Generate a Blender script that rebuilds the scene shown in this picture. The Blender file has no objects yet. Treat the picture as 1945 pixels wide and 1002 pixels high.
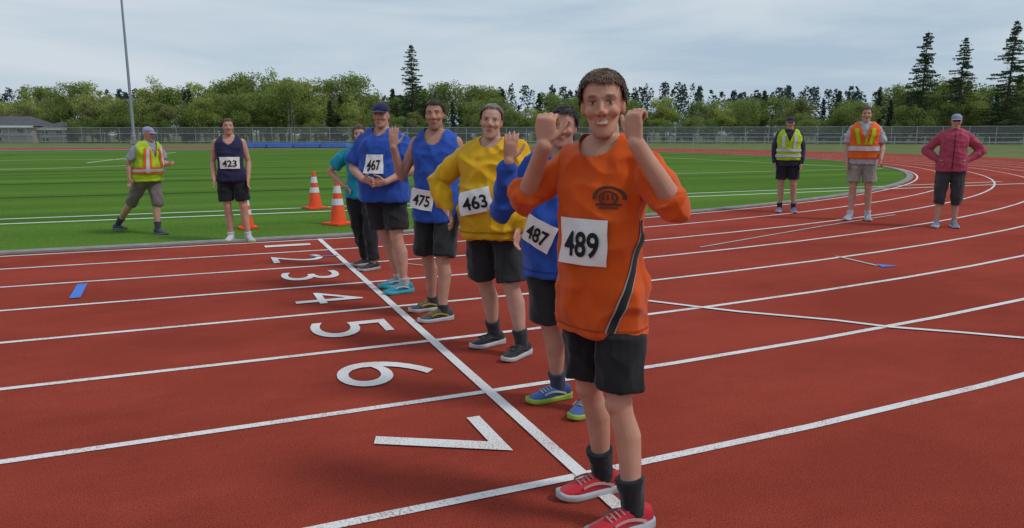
import bpy, bmesh, math, random
import numpy as np
from mathutils import Vector, Matrix, noise
from mathutils.bvhtree import BVHTree
R = math.radians
scn = bpy.context.scene
col = scn.collection

# ------------------------------------------------------------------ camera
CAMH = 1.4
cam = bpy.data.cameras.new('camera'); camo = bpy.data.objects.new('camera', cam); col.objects.link(camo)
camo.location = (0, 0, CAMH); camo.rotation_euler = (R(90 - 10.149), 0, R(-22.822))
cam.sensor_width = 36; cam.lens = 25.44; cam.clip_start = .05; cam.clip_end = 4000
scn.camera = camo

# ------------------------------------------------------------------ sky and sun
SUN_EL, SUN_AZ = R(50), R(132)          # soft overcast sun from the right of the camera
w = bpy.data.worlds.new('World'); scn.world = w; w.use_nodes = True
nt = w.node_tree; N = nt.nodes; L = nt.links
bg = N['Background']
sky = N.new('ShaderNodeTexSky'); sky.sky_type = 'NISHITA'; sky.sun_disc = False
sky.sun_elevation = SUN_EL; sky.sun_rotation = SUN_AZ; sky.air_density = 1.2; sky.dust_density = 2.0
tc = N.new('ShaderNodeTexCoord')
mp = N.new('ShaderNodeMapping'); mp.inputs['Scale'].default_value = (1.0, 1.0, 5.5)
L.new(tc.outputs['Generated'], mp.inputs['Vector'])
n1 = N.new('ShaderNodeTexNoise'); n1.inputs['Scale'].default_value = 1.9; n1.inputs['Detail'].default_value = 7; n1.inputs['Roughness'].default_value = .55; n1.inputs['Distortion'].default_value = .5
L.new(mp.outputs['Vector'], n1.inputs['Vector'])
cr = N.new('ShaderNodeValToRGB')
cr.color_ramp.elements[0].position = .36; cr.color_ramp.elements[0].color = (4.7, 6.1, 7.6, 1)
cr.color_ramp.elements[1].position = .66; cr.color_ramp.elements[1].color = (7.4, 8.1, 8.9, 1)
e = cr.color_ramp.elements.new(.5); e.color = (6.1, 7.25, 8.3, 1)
L.new(n1.outputs['Fac'], cr.inputs['Fac'])
mx = N.new('ShaderNodeMix'); mx.data_type = 'RGBA'; mx.inputs['Factor'].default_value = .9
L.new(sky.outputs['Color'], mx.inputs['A']); L.new(cr.outputs['Color'], mx.inputs['B'])
L.new(mx.outputs['Result'], bg.inputs['Color']); bg.inputs['Strength'].default_value = .085
sl = bpy.data.lights.new('sun', 'SUN'); sl.energy = 1.5; sl.angle = R(10); sl.color = (1, .965, .92)
so = bpy.data.objects.new('sun', sl); col.objects.link(so)
so.rotation_euler = (R(90) - SUN_EL, 0, R(180) - SUN_AZ + R(0))
scn.view_settings.view_transform = 'Standard'; scn.view_settings.look = 'None'
scn.view_settings.exposure = .06; scn.view_settings.gamma = 1; scn.view_settings.use_curve_mapping = False

# ------------------------------------------------------------------ helpers
rng = random.Random(7)
def tag(o, label=None, cat=None, group=None, kind=None):
    if label: o['label'] = label
    if cat: o['category'] = cat
    if group: o['group'] = group
    if kind: o['kind'] = kind
    return o
def link(name, me, mats=None, parent=None):
    o = bpy.data.objects.new(name, me); col.objects.link(o)
    if mats is not None:
        for m in (mats if isinstance(mats, (list, tuple)) else [mats]):
            if m.name not in me.materials: me.materials.append(m)
    if parent is not None: o.parent = parent
    return o
def mesh(name, V, F, mats=None, parent=None, smooth=False):
    me = bpy.data.meshes.new(name); me.from_pydata([tuple(v) for v in V], [], F); me.update()
    if smooth: me.polygons.foreach_set('use_smooth', [True] * len(me.polygons))
    return link(name, me, mats, parent)
def empty(name, loc, rz=0):
    o = bpy.data.objects.new(name, None); col.objects.link(o); o.location = loc; o.rotation_euler = (0, 0, rz); o.empty_display_size = .2
    return o
def copy_tree(o, parent=None):
    c = o.copy(); col.objects.link(c)
    if parent is not None: c.parent = parent
    for ch in list(o.children): copy_tree(ch, c)
    return c
FW = Vector((math.sin(R(22.822)), math.cos(R(22.822)), 0)); RT = Vector((FW.y, -FW.x, 0))
def at(px, d, z=0.0):                       # world point in the picture column px, d metres ahead
    p = FW * d + RT * ((px - 972.5) / 1374.2 * d * math.cos(R(10.15)))
    return Vector((p.x, p.y, z))
def gpt(px, py):                            # ground point under a pixel
    X = (px - 972.5) / 1374.2; Y = (py - 501) / 1374.2; c, s = math.cos(R(10.149)), math.sin(R(10.149))
    fw, up = c - s * Y, -s - c * Y; t = -CAMH / up
    p = FW * (fw * t) + RT * (X * t); return Vector((p.x, p.y, 0))

# ------------------------------------------------------------------ materials
def mat(name, c, rough=.8, spec=.3, var=None, vscale=8, bump=0, bscale=60, sheen=0, metal=0, trans=0, detail=4, obj_space=True):
    m = bpy.data.materials.new(name); m.use_nodes = True; t = m.node_tree; b = t.nodes['Principled BSDF']
    b.inputs['Base Color'].default_value = (*c, 1); b.inputs['Roughness'].default_value = rough
    b.inputs['Specular IOR Level'].default_value = spec; b.inputs['Metallic'].default_value = metal
    if sheen: b.inputs['Sheen Weight'].default_value = sheen
    tcn = t.nodes.new('ShaderNodeTexCoord'); src = tcn.outputs['Object']
    if var is not None:
        n = t.nodes.new('ShaderNodeTexNoise'); n.inputs['Scale'].default_value = vscale; n.inputs['Detail'].default_value = detail
        t.links.new(src, n.inputs['Vector'])
        r = t.nodes.new('ShaderNodeValToRGB'); r.color_ramp.elements[0].position = .32; r.color_ramp.elements[1].position = .68
        r.color_ramp.elements[0].color = (*c, 1); r.color_ramp.elements[1].color = (*var, 1)
        t.links.new(n.outputs['Fac'], r.inputs['Fac']); t.links.new(r.outputs['Color'], b.inputs['Base Color'])
    if bump:
        n2 = t.nodes.new('ShaderNodeTexNoise'); n2.inputs['Scale'].default_value = bscale; n2.inputs['Detail'].default_value = 3
        t.links.new(src, n2.inputs['Vector'])
        bn = t.nodes.new('ShaderNodeBump'); bn.inputs['Strength'].default_value = bump; bn.inputs['Distance'].default_value = .01
        t.links.new(n2.outputs['Fac'], bn.inputs['Height']); t.links.new(bn.outputs['Normal'], b.inputs['Normal'])
    if trans:
        b.inputs['Transmission Weight'].default_value = 0
        tr = t.nodes.new('ShaderNodeBsdfTranslucent'); tr.inputs['Color'].default_value = (*[min(1, x * 1.3) for x in c], 1)
        ms = t.nodes.new('ShaderNodeMixShader'); ms.inputs[0].default_value = trans
        t.links.new(b.outputs[0], ms.inputs[1]); t.links.new(tr.outputs[0], ms.inputs[2]); t.links.new(ms.outputs[0], t.nodes['Material Output'].inputs['Surface'])
        if var is not None: t.links.new(r.outputs['Color'], tr.inputs['Color'])
    return m
def track_material():
    m = bpy.data.materials.new('track_rubber'); m.use_nodes = True; t = m.node_tree; b = t.nodes['Principled BSDF']
    tcn = t.nodes.new('ShaderNodeTexCoord'); o = tcn.outputs['Object']
    g = t.nodes.new('ShaderNodeTexVoronoi'); g.inputs['Scale'].default_value = 330; t.links.new(o, g.inputs['Vector'])
    n = t.nodes.new('ShaderNodeTexNoise'); mpt = t.nodes.new('ShaderNodeMapping'); mpt.inputs['Scale'].default_value = (.55, 1, 1); t.links.new(o, mpt.inputs['Vector'])
    n.inputs['Scale'].default_value = .8; n.inputs['Detail'].default_value = 9; n.inputs['Roughness'].default_value = .68; t.links.new(mpt.outputs[0], n.inputs['Vector'])
    n2 = t.nodes.new('ShaderNodeTexNoise'); n2.inputs['Scale'].default_value = 190; n2.inputs['Detail'].default_value = 3; t.links.new(o, n2.inputs['Vector'])
    r = t.nodes.new('ShaderNodeValToRGB'); els = r.color_ramp.elements
    els[0].position = .25; els[0].color = (.165, .022, .013, 1); els[1].position = .75; els[1].color = (.45, .09, .058, 1)
    k = els.new(.5); k.color = (.305, .049, .032, 1)
    t.links.new(n2.outputs['Fac'], r.inputs['Fac'])
    r2 = t.nodes.new('ShaderNodeValToRGB'); r2.color_ramp.elements[0].position = .4; r2.color_ramp.elements[0].color = (.9, .89, .89, 1); r2.color_ramp.elements[1].position = .6; r2.color_ramp.elements[1].color = (1.16, 1.16, 1.16, 1)
    t.links.new(n.outputs['Fac'], r2.inputs['Fac'])
    gx = t.nodes.new('ShaderNodeValToRGB'); gx.color_ramp.elements[0].color = (.78, .78, .78, 1); gx.color_ramp.elements[1].color = (1.2, 1.2, 1.2, 1)
    t.links.new(g.outputs['Color'], gx.inputs['Fac'])
    a = t.nodes.new('ShaderNodeMix'); a.data_type = 'RGBA'; a.blend_type = 'MULTIPLY'; a.inputs['Factor'].default_value = 1
    t.links.new(r.outputs['Color'], a.inputs['A']); t.links.new(r2.outputs['Color'], a.inputs['B'])
    a2 = t.nodes.new('ShaderNodeMix'); a2.data_type = 'RGBA'; a2.blend_type = 'MULTIPLY'; a2.inputs['Factor'].default_value = 1
    t.links.new(a.outputs['Result'], a2.inputs['A']); t.links.new(gx.outputs['Color'], a2.inputs['B'])
    t.links.new(a2.outputs['Result'], b.inputs['Base Color']); b.inputs['Roughness'].default_value = 1; b.inputs['Specular IOR Level'].default_value = .04
    bn = t.nodes.new('ShaderNodeBump'); bn.inputs['Strength'].default_value = .7; bn.inputs['Distance'].default_value = .004
    t.links.new(g.outputs['Distance'], bn.inputs['Height']); t.links.new(bn.outputs['Normal'], b.inputs['Normal'])
    return m
def paint_material(name, c, c2):
    # worn road paint: the rubber grain shows through in flecks
    m = bpy.data.materials.new(name); m.use_nodes = True; t = m.node_tree; b = t.nodes['Principled BSDF']
    o = t.nodes.new('ShaderNodeTexCoord').outputs['Object']
    n = t.nodes.new('ShaderNodeTexNoise'); n.inputs['Scale'].default_value = 120; n.inputs['Detail'].default_value = 3; t.links.new(o, n.inputs['Vector'])
    n3 = t.nodes.new('ShaderNodeTexNoise'); n3.inputs['Scale'].default_value = 3; n3.inputs['Detail'].default_value = 4; t.links.new(o, n3.inputs['Vector'])
    ad = t.nodes.new('ShaderNodeMath'); ad.operation = 'MULTIPLY_ADD'; ad.inputs[1].default_value = .45; t.links.new(n3.outputs['Fac'], ad.inputs[0]); t.links.new(n.outputs['Fac'], ad.inputs[2])
    r = t.nodes.new('ShaderNodeValToRGB'); r.color_ramp.elements[0].position = .52; r.color_ramp.elements[0].color = (*c2, 1); r.color_ramp.elements[1].position = .7; r.color_ramp.elements[1].color = (*c, 1)
    t.links.new(ad.outputs[0], r.inputs['Fac']); t.links.new(r.outputs['Color'], b.inputs['Base Color'])
    b.inputs['Roughness'].default_value = .75; b.inputs['Specular IOR Level'].default_value = .25
    bn = t.nodes.new('ShaderNodeBump'); bn.inputs['Strength'].default_value = .5; bn.inputs['Distance'].default_value = .003
    t.links.new(n.outputs['Fac'], bn.inputs['Height']); t.links.new(bn.outputs['Normal'], b.inputs['Normal'])
    return m
def turf_material():
    m = bpy.data.materials.new('turf'); m.use_nodes = True; t = m.node_tree; b = t.nodes['Principled BSDF']
    o = t.nodes.new('ShaderNodeTexCoord').outputs['Object']
    n = t.nodes.new('ShaderNodeTexNoise'); n.inputs['Scale'].default_value = 22; n.inputs['Detail'].default_value = 5; n.inputs['Roughness'].default_value = .7; t.links.new(o, n.inputs['Vector'])
    mpn = t.nodes.new('ShaderNodeMapping'); mpn.inputs['Scale'].default_value = (.03, .4, 1); t.links.new(o, mpn.inputs['Vector'])
    n2 = t.nodes.new('ShaderNodeTexNoise'); n2.inputs['Scale'].default_value = 1.5; n2.inputs['Detail'].default_value = 6; t.links.new(mpn.outputs['Vector'], n2.inputs['Vector'])
    r = t.nodes.new('ShaderNodeValToRGB'); r.color_ramp.elements[0].position = .3; r.color_ramp.elements[0].color = (.05, .11, .014, 1); r.color_ramp.elements[1].position = .7; r.color_ramp.elements[1].color = (.115, .225, .035, 1)
    t.links.new(n.outputs['Fac'], r.inputs['Fac'])
    r2 = t.nodes.new('ShaderNodeValToRGB'); r2.color_ramp.elements[0].position = .35; r2.color_ramp.elements[0].color = (.72, .78, .74, 1); r2.color_ramp.elements[1].position = .65; r2.color_ramp.elements[1].color = (1.22, 1.16, 1.1, 1)
    t.links.new(n2.outputs['Fac'], r2.inputs['Fac'])
    a = t.nodes.new('ShaderNodeMix'); a.data_type = 'RGBA'; a.blend_type = 'MULTIPLY'; a.inputs['Factor'].default_value = 1
    t.links.new(r.outputs['Color'], a.inputs['A']); t.links.new(r2.outputs['Color'], a.inputs['B']); t.links.new(a.outputs['Result'], b.inputs['Base Color'])
    b.inputs['Roughness'].default_value = 1; b.inputs['Specular IOR Level'].default_value = .03
    bn = t.nodes.new('ShaderNodeBump'); bn.inputs['Strength'].default_value = .6; bn.inputs['Distance'].default_value = .02
    t.links.new(n.outputs['Fac'], bn.inputs['Height']); t.links.new(bn.outputs['Normal'], b.inputs['Normal'])
    return m
M = {}
M['track'] = track_material(); M['turf'] = turf_material()
M['paint'] = paint_material('white_paint', (.7, .69, .68), (.36, .22, .19))
M['paint_grey'] = paint_material('faded_paint', (.46, .42, .42), (.26, .16, .15))
M['paint_blue'] = paint_material('blue_paint', (.06, .2, .62), (.1, .1, .3))
M['paint_turf'] = mat('turf_white', (.68, .74, .64), .95, .1, (.5, .6, .46), 40)
M['paint_dark'] = mat('turf_black', (.02, .035, .018), .95, .1)
M['kerb'] = mat('kerb_concrete', (.2, .19, .185), .9, .2, (.29, .28, .27), 6, .2)
M['rough_grass'] = mat('rough_grass', (.09, .13, .035), .95, .1, (.17, .18, .07), .35, .3, 3)

# ------------------------------------------------------------------ the ground, track and field
LW = 1.085; Y_A = 2.48                        # lane width; the line between lanes 7 and 8
Y_IN = Y_A + 7 * LW                           # inner edge of lane 1
X0, RAD = 1.3, 33.0                           # where the bend starts; its inner radius
CY = Y_IN + RAD; XL = -100.0                  # far end of the straight
def track_path(off, n=64, x_start=XL, far=True):
    """Points along the oval at 'off' metres outside the inner edge: near straight, bend, far straight."""
    P = [Vector((x_start, Y_IN - off, 0)), Vector((X0, Y_IN - off, 0))]
    r = RAD + off
    for i in range(1, n + 1):
        a = -math.pi / 2 + math.pi * i / n
        P.append(Vector((X0 + r * math.cos(a), CY + r * math.sin(a), 0)))
    if far: P.append(Vector((XL, CY + r, 0)))
    return P
def strip(a, b, z):
    V = []; F = []
    for p, q in zip(a, b): V += [(p.x, p.y, z), (q.x, q.y, z)]
    for i in range(len(a) - 1): F.append((2 * i, 2 * i + 1, 2 * i + 3, 2 * i + 2))
    return V, F
G = 1600
tag(mesh('ground', [(-G, -60, -.012), (G, -60, -.012), (G, G, -.012), (-G, G, -.012)], [(0, 1, 2, 3)], M['rough_grass']), kind='structure')
V, F = strip(track_path(12.5, 96), track_path(-.15, 96), 0.0)
track = tag(mesh('running_track', V, F, M['track']), kind='structure')
inner = track_path(-.18, 96)
turf = tag(mesh('turf_field', [(p.x, p.y, .004) for p in inner], [tuple(range(len(inner)))], M['turf']), kind='structure')
V, F = [], []
for k, (o, z) in enumerate([(.0, .004), (.0, .03), (-.2, .03), (-.2, .004)]): V.append([(p.x, p.y, z) for p in track_path(o, 96)])
n = len(V[0]); F = [(k * n + i, k * n + i + 1, (k + 1) * n + i + 1, (k + 1) * n + i) for k in range(3) for i in range(n - 1)]
tag(mesh('track_kerb', sum(V, []), F, M['kerb']), kind='structure')

def lane_line(off, width=.05, m='paint', z=.004, xs=XL):
    V, F = strip(track_path(off + width / 2, 96, xs), track_path(off - width / 2, 96, xs), z)
    return mesh('lane_line', V, F, M[m], track)
for k in range(1, 9): lane_line(LW * k)
lane_line(.12)
def ground_strip(name, pts, width, m, parent, z=.008):
    V = []; F = []
    for i, p in enumerate(pts):
        d = (pts[min(i + 1, len(pts) - 1)] - pts[max(i - 1, 0)]); d.z = 0; d.normalize(); nn = Vector((-d.y, d.x, 0)) * width / 2
        V += [(p.x + nn.x, p.y + nn.y, z), (p.x - nn.x, p.y - nn.y, z)]
    F = [(2 * i, 2 * i + 1, 2 * i + 3, 2 * i + 2) for i in range(len(pts) - 1)]
    return mesh(name, V, F, M[m], parent)
XS = 1.36
ground_strip('start_line', [Vector((XS, Y_A - LW, 0)), Vector((XS, Y_IN - .1, 0))], .06, 'paint', track)
ground_strip('break_line', [gpt(*p) for p in [(1231, 572), (1320, 583), (1406, 593), (1585, 609), (1690, 622), (1820, 632), (1945, 643)]] + [Vector((5.9, 2.45, 0))], .05, 'paint', track)
ground_strip('faded_line', [gpt(1588, 487), gpt(1666, 505)], .05, 'paint_grey', track)
ground_strip('faded_line', [gpt(760, 500), gpt(835, 508)], .03, 'paint_grey', track)
ground_strip('faded_line', [gpt(1330, 470), gpt(1560, 430), gpt(1700, 408)], .04, 'paint_grey', track)
a = gpt(1675, 508); mesh('blue_mark', [(a.x, a.y, .008), (a.x + .22, a.y - .02, .008), (a.x + .1, a.y + .16, .008)], [(0, 1, 2)], M['paint_blue'], track)
a, b = gpt(142, 567), gpt(157, 540); ground_strip('blue_mark', [a, b], .085, 'paint_blue', track)
a = gpt(590, 488); ground_strip('blue_mark', [a, a + Vector((.3, -.05, 0))], .05, 'paint_blue', track)

def text_mesh(s, offset=.0, res=6):
    c = bpy.data.curves.new('t', 'FONT'); c.body = s; c.align_x = 'CENTER'; c.align_y = 'CENTER'; c.offset = offset; c.resolution_u = res; c.size = 1
    o = bpy.data.objects.new('t', c); col.objects.link(o); bpy.context.view_layer.update()
    me = bpy.data.meshes.new_from_object(o.evaluated_get(bpy.context.evaluated_depsgraph_get()))
    bpy.data.objects.remove(o); bpy.data.curves.remove(c)
    co = np.array([v.co[:] for v in me.vertices]); F = [tuple(p.vertices) for p in me.polygons]
    lo, hi = co.min(0), co.max(0); co -= (lo + hi) / 2
    return co, F, (hi - lo)[:2]
for k in range(1, 8):                          # lane numbers: read by runners coming from the left
    co, F, (tw, th) = text_mesh(str(k), -.006)
    yc = Y_IN - LW * (k - .5) - .0
    # up in the glyph = +X, right in the glyph = -Y
    wd = .44 if k > 1 else .16
    V = [(.905 + c[1] / th * .56, yc - c[0] / tw * wd, .008) for c in co]
    mesh('lane_number', V, F, M['paint'], track)

# field lines
def field_line(pts, w=.11, m='paint_turf'): return ground_strip('field_line', [Vector(p) if not isinstance(p, Vector) else p for p in pts], w, m, turf, .008 if m == 'paint_turf' else .012)
field_line([(XL, 13.6, 0), (24, 13.6, 0)]); field_line([(XL, 14.4, 0), (22, 14.4, 0)], .1)
field_line([(XL, 70, 0), (22, 70, 0)])
field_line([gpt(165, 309), gpt(335, 289)], .14)
field_line([(-52, 14.4, 0), (-52, 70, 0)], .1)
field_line([(XL, 19.2, 0), (10, 19.2, 0)], .1, 'paint_dark'); field_line([(XL, 24.5, 0), (16, 24.5, 0)], .12, 'paint_dark')
field_line([(-42, 32.5, 0), (4, 32.5, 0)], .1, 'paint_dark'); field_line([(-12, 24.5, 0), (-12, 60, 0)], .1, 'paint_dark')
c = Vector((-8.0, 41.5, 0)); field_line([c + Vector((6.2 * math.cos(t), 6.2 * math.sin(t), 0)) for t in [math.tau * i / 48 for i in range(49)]], .16)
c = Vector((22, 42, 0)); field_line([c + Vector((9 * math.cos(t), 9 * math.sin(t), 0)) for t in [math.pi * (.6 + .8 * i / 24) for i in range(25)]], .12)
field_line([(11, 22, 0), (26, 22, 0), (26, 62, 0), (11, 62, 0)], .12)

# ------------------------------------------------------------------ the background: mat, fence, buildings, mast
M['bluemat'] = mat('mat_cover', (.06, .22, .62), .55, .4, (.05, .18, .5), 2)
M['purple'] = paint_material('purple_paint', (.2, .15, .42), (.16, .1, .25))
ground_strip('painted_band', [Vector((XL, CY + RAD + 1.6, 0)), Vector((X0, CY + RAD + 1.6, 0))], 3.0, 'purple', track)
p0, p1 = at(462, 78), at(662, 78); dx = (p1 - p0)
mroot = empty('landing_mat', ((p0 + p1) / 2)); mroot.rotation_euler.z = math.atan2(dx.y, dx.x)
def box(name, c, s, m, parent=None, bev=0):
    bm = bmesh.new(); bmesh.ops.create_cube(bm, size=1)
    for v in bm.verts: v.co = Vector((v.co.x * s[0] + c[0], v.co.y * s[1] + c[1], v.co.z * s[2] + c[2]))
    if bev: bmesh.ops.bevel(bm, geom=bm.edges[:], offset=bev, segments=2, affect='EDGES')
    me = bpy.data.meshes.new(name); bm.to_mesh(me); bm.free(); return link(name, me, m, parent)
for k in range(4): box('mat_section', (-(dx.length / 2) + dx.length / 4 * (k + .5), 0, .27), (dx.length / 4 - .05, 2.4, .5), M['bluemat'], mroot, .06)
tag(mroot, 'long low blue padded mat lying on the far straight of the track', 'mat')

M['steel'] = mat('galvanised_steel', (.36, .37, .38), .5, .5, (.45, .46, .47), 3, metal=.6)
def chainlink():
    m = bpy.data.materials.new('chain_link'); m.use_nodes = True; t = m.node_tree; b = t.nodes['Principled BSDF']
    b.inputs['Base Color'].default_value = (.23, .24, .25, 1); b.inputs['Metallic'].default_value = .4; b.inputs['Roughness'].default_value = .5
    uv = t.nodes.new('ShaderNodeUVMap')
    outs = []
    for ang in (45, -45):
        mpn = t.nodes.new('ShaderNodeMapping'); mpn.inputs['Rotation'].default_value = (0, 0, R(ang)); t.links.new(uv.outputs[0], mpn.inputs['Vector'])
        wv = t.nodes.new('ShaderNodeTexWave'); wv.inputs['Scale'].default_value = 4.5; t.links.new(mpn.outputs[0], wv.inputs['Vector'])
        gt = t.nodes.new('ShaderNodeMath'); gt.operation = 'GREATER_THAN'; gt.inputs[1].default_value = .86; t.links.new(wv.outputs['Fac'], gt.inputs[0]); outs.append(gt)
    mxm = t.nodes.new('ShaderNodeMath'); mxm.operation = 'MAXIMUM'; t.links.new(outs[0].outputs[0], mxm.inputs[0]); t.links.new(outs[1].outputs[0], mxm.inputs[1])
    tr = t.nodes.new('ShaderNodeBsdfTransparent'); ms = t.nodes.new('ShaderNodeMixShader')
    t.links.new(mxm.outputs[0], ms.inputs[0]); t.links.new(tr.outputs[0], ms.inputs[1]); t.links.new(b.outputs[0], ms.inputs[2]); t.links.new(ms.outputs[0], t.nodes['Material Output'].inputs['Surface'])
    return m
M['chain'] = chainlink()
def cyl_mesh(name, r, h, n=6, r2=None):
    r2 = r if r2 is None else r2
    V = [(r * math.cos(math.tau * i / n), r * math.sin(math.tau * i / n), 0) for i in range(n)] + [(r2 * math.cos(math.tau * i / n), r2 * math.sin(math.tau * i / n), h) for i in range(n)]
    F = [(i, (i + 1) % n, n + (i + 1) % n, n + i) for i in range(n)] + [tuple(range(n, 2 * n))]
    me = bpy.data.meshes.new(name); me.from_pydata(V, [], F); me.update(); return me
def fence(cols, Hf, step, label, rails, chain=True):
    pts = [at(px, d) for px, d in cols]
    root = empty('fence', pts[0]); o0 = pts[0]
    line = []
    for a, b in zip(pts[:-1], pts[1:]):
        k = max(1, int((b - a).length / step))
        line += [a.lerp(b, i / k) for i in range(k)]
    line.append(pts[-1])
    pm = cyl_mesh('fence_post', .05, Hf + .05); pm.materials.append(M['steel'])
    for p in line:
        o = bpy.data.objects.new('fence_post', pm); col.objects.link(o); o.parent = root; o.location = p - o0
    for z in rails:
        V = []; F = []
        for i, p in enumerate(line):
            q = p - o0; V += [(q.x, q.y, z - .035), (q.x, q.y, z + .035)]
        V2 = [(x + FW.x * -.06, y + FW.y * -.06, zz) for x, y, zz in V]; nn = len(V)
        for i in range(len(line) - 1):
            a = 2 * i; F += [(a, a + 2, a + 3, a + 1), (nn + a, nn + a + 1, nn + a + 3, nn + a + 2), (a + 1, a + 3, nn + a + 3, nn + a + 1), (a, nn + a, nn + a + 2, a + 2)]
        mesh('rail', V + V2, F, M['steel'], root)
    if chain:
        V = []; F = []; U = []; s = 0
        for i, p in enumerate(line):
            q = p - o0
            if i: s += (p - line[i - 1]).length
            V += [(q.x + FW.x * .03, q.y + FW.y * .03, .05), (q.x + FW.x * .03, q.y + FW.y * .03, Hf)]; U += [(s, 0), (s, Hf)]
        F = [(2 * i, 2 * i + 2, 2 * i + 3, 2 * i + 1) for i in range(len(line) - 1)]
        o = mesh('chain_link_mesh', V, F, M['chain'], root); uvl = o.data.uv_layers.new(name='UVMap')
        for lp in o.data.loops: uvl.data[lp.index].uv = U[lp.vertex_index]
    tag(root, label, 'fence'); return root
fence([(-420, 122), (120, 119), (700, 117), (1000, 114), (1240, 112), (1600, 106), (1945, 98), (2400, 92)], 2.5, 3.0, 'tall grey chain-link fence with steel posts in front of the tree belt', (2.5, 1.55, .3))
fence([(1230, 92), (1500, 88), (1700, 84), (1945, 78), (2300, 73)], 1.15, 2.6, 'low steel rail fence around the outside of the bend', (1.1, .6), False)

# houses at the left edge
M['siding'] = mat('pale_siding', (.46, .43, .39), .8, .2, (.4, .375, .34), .6)
M['roofdark'] = mat('dark_roof', (.075, .075, .085), .85, .2, (.11, .11, .12), 2, .3, 4)
M['trim'] = mat('white_trim', (.72, .72, .7), .6, .3)
M['pane'] = mat('window_glass', (.03, .04, .05), .12, .6)
def house(px0, px1, d, wall_h, roof_h, depth, label):
    a, b = at(px0, d), at(px1, d); v = b - a; W = v.length
    root = empty('house', a); root.rotation_euler.z = math.atan2(v.y, v.x)
    box('wall', (W / 2, depth / 2, wall_h / 2), (W, depth, wall_h), M['siding'], root)
    e = .6
    V = [(-e, -e, wall_h + .02), (W + e, -e, wall_h + .02), (W + e, depth + e, wall_h + .02), (-e, depth + e, wall_h + .02), (2.2, depth / 2, wall_h + roof_h), (W - 2.2, depth / 2, wall_h + roof_h)]
    r = mesh('roof', V, [(0, 1, 5, 4), (1, 2, 5), (2, 3, 4, 5), (3, 0, 4), (3, 2, 1, 0)], M['roofdark'], root)
    box('fascia', (W / 2, -e - .03, wall_h - .06), (W + 2 * e, .05, .3), M['trim'], root)
    box('band', (W / 2, -.04, wall_h * .48), (W, .06, .2), M['trim'], root)
    k = max(2, int(W / 3.2))
    for i in range(k):
        x = W * (i + .5) / k
        wf = box('window', (x, -.05, wall_h * .72), (1.3, .08, .8), M['trim'], root); box('pane', (x, -.1, wall_h * .72), (1.1, .03, .62), M['pane'], wf)
        if i % 2 == 0:
            wf = box('window', (x, -.05, wall_h * .24), (1.3, .08, .8), M['trim'], root); box('pane', (x, -.1, wall_h * .24), (1.1, .03, .62), M['pane'], wf)
    tag(root, label, 'house')
house(-110, 62, 122, 2.75, 1.7, 7, 'long pale house with a dark hipped roof just beyond the fence')
house(74, 126, 123.5, 2.35, 1.2, 6, 'smaller low pale house with dark roof beside the larger house')

# light mast
p = at(254, 102); mast = empty('light_mast', p)
me = cyl_mesh('pole', .21, 34, 10, .08); link('pole', me, mat('mast_paint', (.25, .27, .32), .5, .4), mast)
box('base', (0, 0, .35), (1.0, 1.0, .7), M['kerb'], mast, .04)
box('access_panel', (0, -.215, 1.4), (.24, .05, .6), M['steel'], mast)
box('lamp_bar', (0, 0, 34), (3.2, .2, .2), M['steel'], mast)
for k in range(4): box('floodlight', (-1.3 + .87 * k, -.25, 33.8), (.6, .35, .5), M['steel'], mast, .04)
tag(mast, 'very tall slender grey light mast rising above the tree belt', 'light mast')

# ------------------------------------------------------------------ trees
def leaf_mat(name, c1, c2): return mat(name, c1, .75, .2, c2, .35, trans=.3, detail=5)
M['leaf_light'] = leaf_mat('leaf_spring', (.25, .31, .065), (.37, .41, .11))
M['leaf_mid'] = leaf_mat('leaf_mid', (.15, .215, .05), (.25, .3, .08))
M['leaf_olive'] = leaf_mat('leaf_olive', (.19, .215, .07), (.28, .29, .11))
M['needle'] = leaf_mat('needle', (.05, .082, .036), (.09, .13, .058))
M['needle_blue'] = leaf_mat('needle_blue', (.035, .06, .055), (.055, .085, .075))
M['bark_pale'] = mat('bark_pale', (.36, .33, .28), .9, .1, (.22, .2, .17), 2)
M['bark_dark'] = mat('bark_dark', (.085, .065, .05), .95, .1, (.13, .1, .08), 2)
def tube_geo(V, F, pts, rad, n=6):
    b0 = len(V); up = Vector((0, 0, 1))
    for i, p in enumerate(pts):
        d = (pts[min(i + 1, len(pts) - 1)] - pts[max(i - 1, 0)]).normalized()
        a = d.cross(Vector((1, 0, 0)) if abs(d.x) < .8 else up).normalized(); b = d.cross(a)
        for k in range(n): V.append(p + (a * math.cos(math.tau * k / n) + b * math.sin(math.tau * k / n)) * rad[i])
    for i in range(len(pts) - 1):
        for k in range(n): F.append((b0 + i * n + k, b0 + i * n + (k + 1) % n, b0 + (i + 1) * n + (k + 1) % n, b0 + (i + 1) * n + k))
def leaf(V, F, p, s, r, flat=0):
    a = Vector((r.gauss(0, 1), r.gauss(0, 1), r.gauss(0, 1) * (1 - flat))).normalized(); b = a.cross(Vector((r.gauss(0, 1), r.gauss(0, 1), r.gauss(0, 1)))).normalized()
    i = len(V); V += [p - a * s, p + b * s * .55, p + a * s, p - b * s * .55]; F.append((i, i + 1, i + 2, i + 3))
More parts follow.
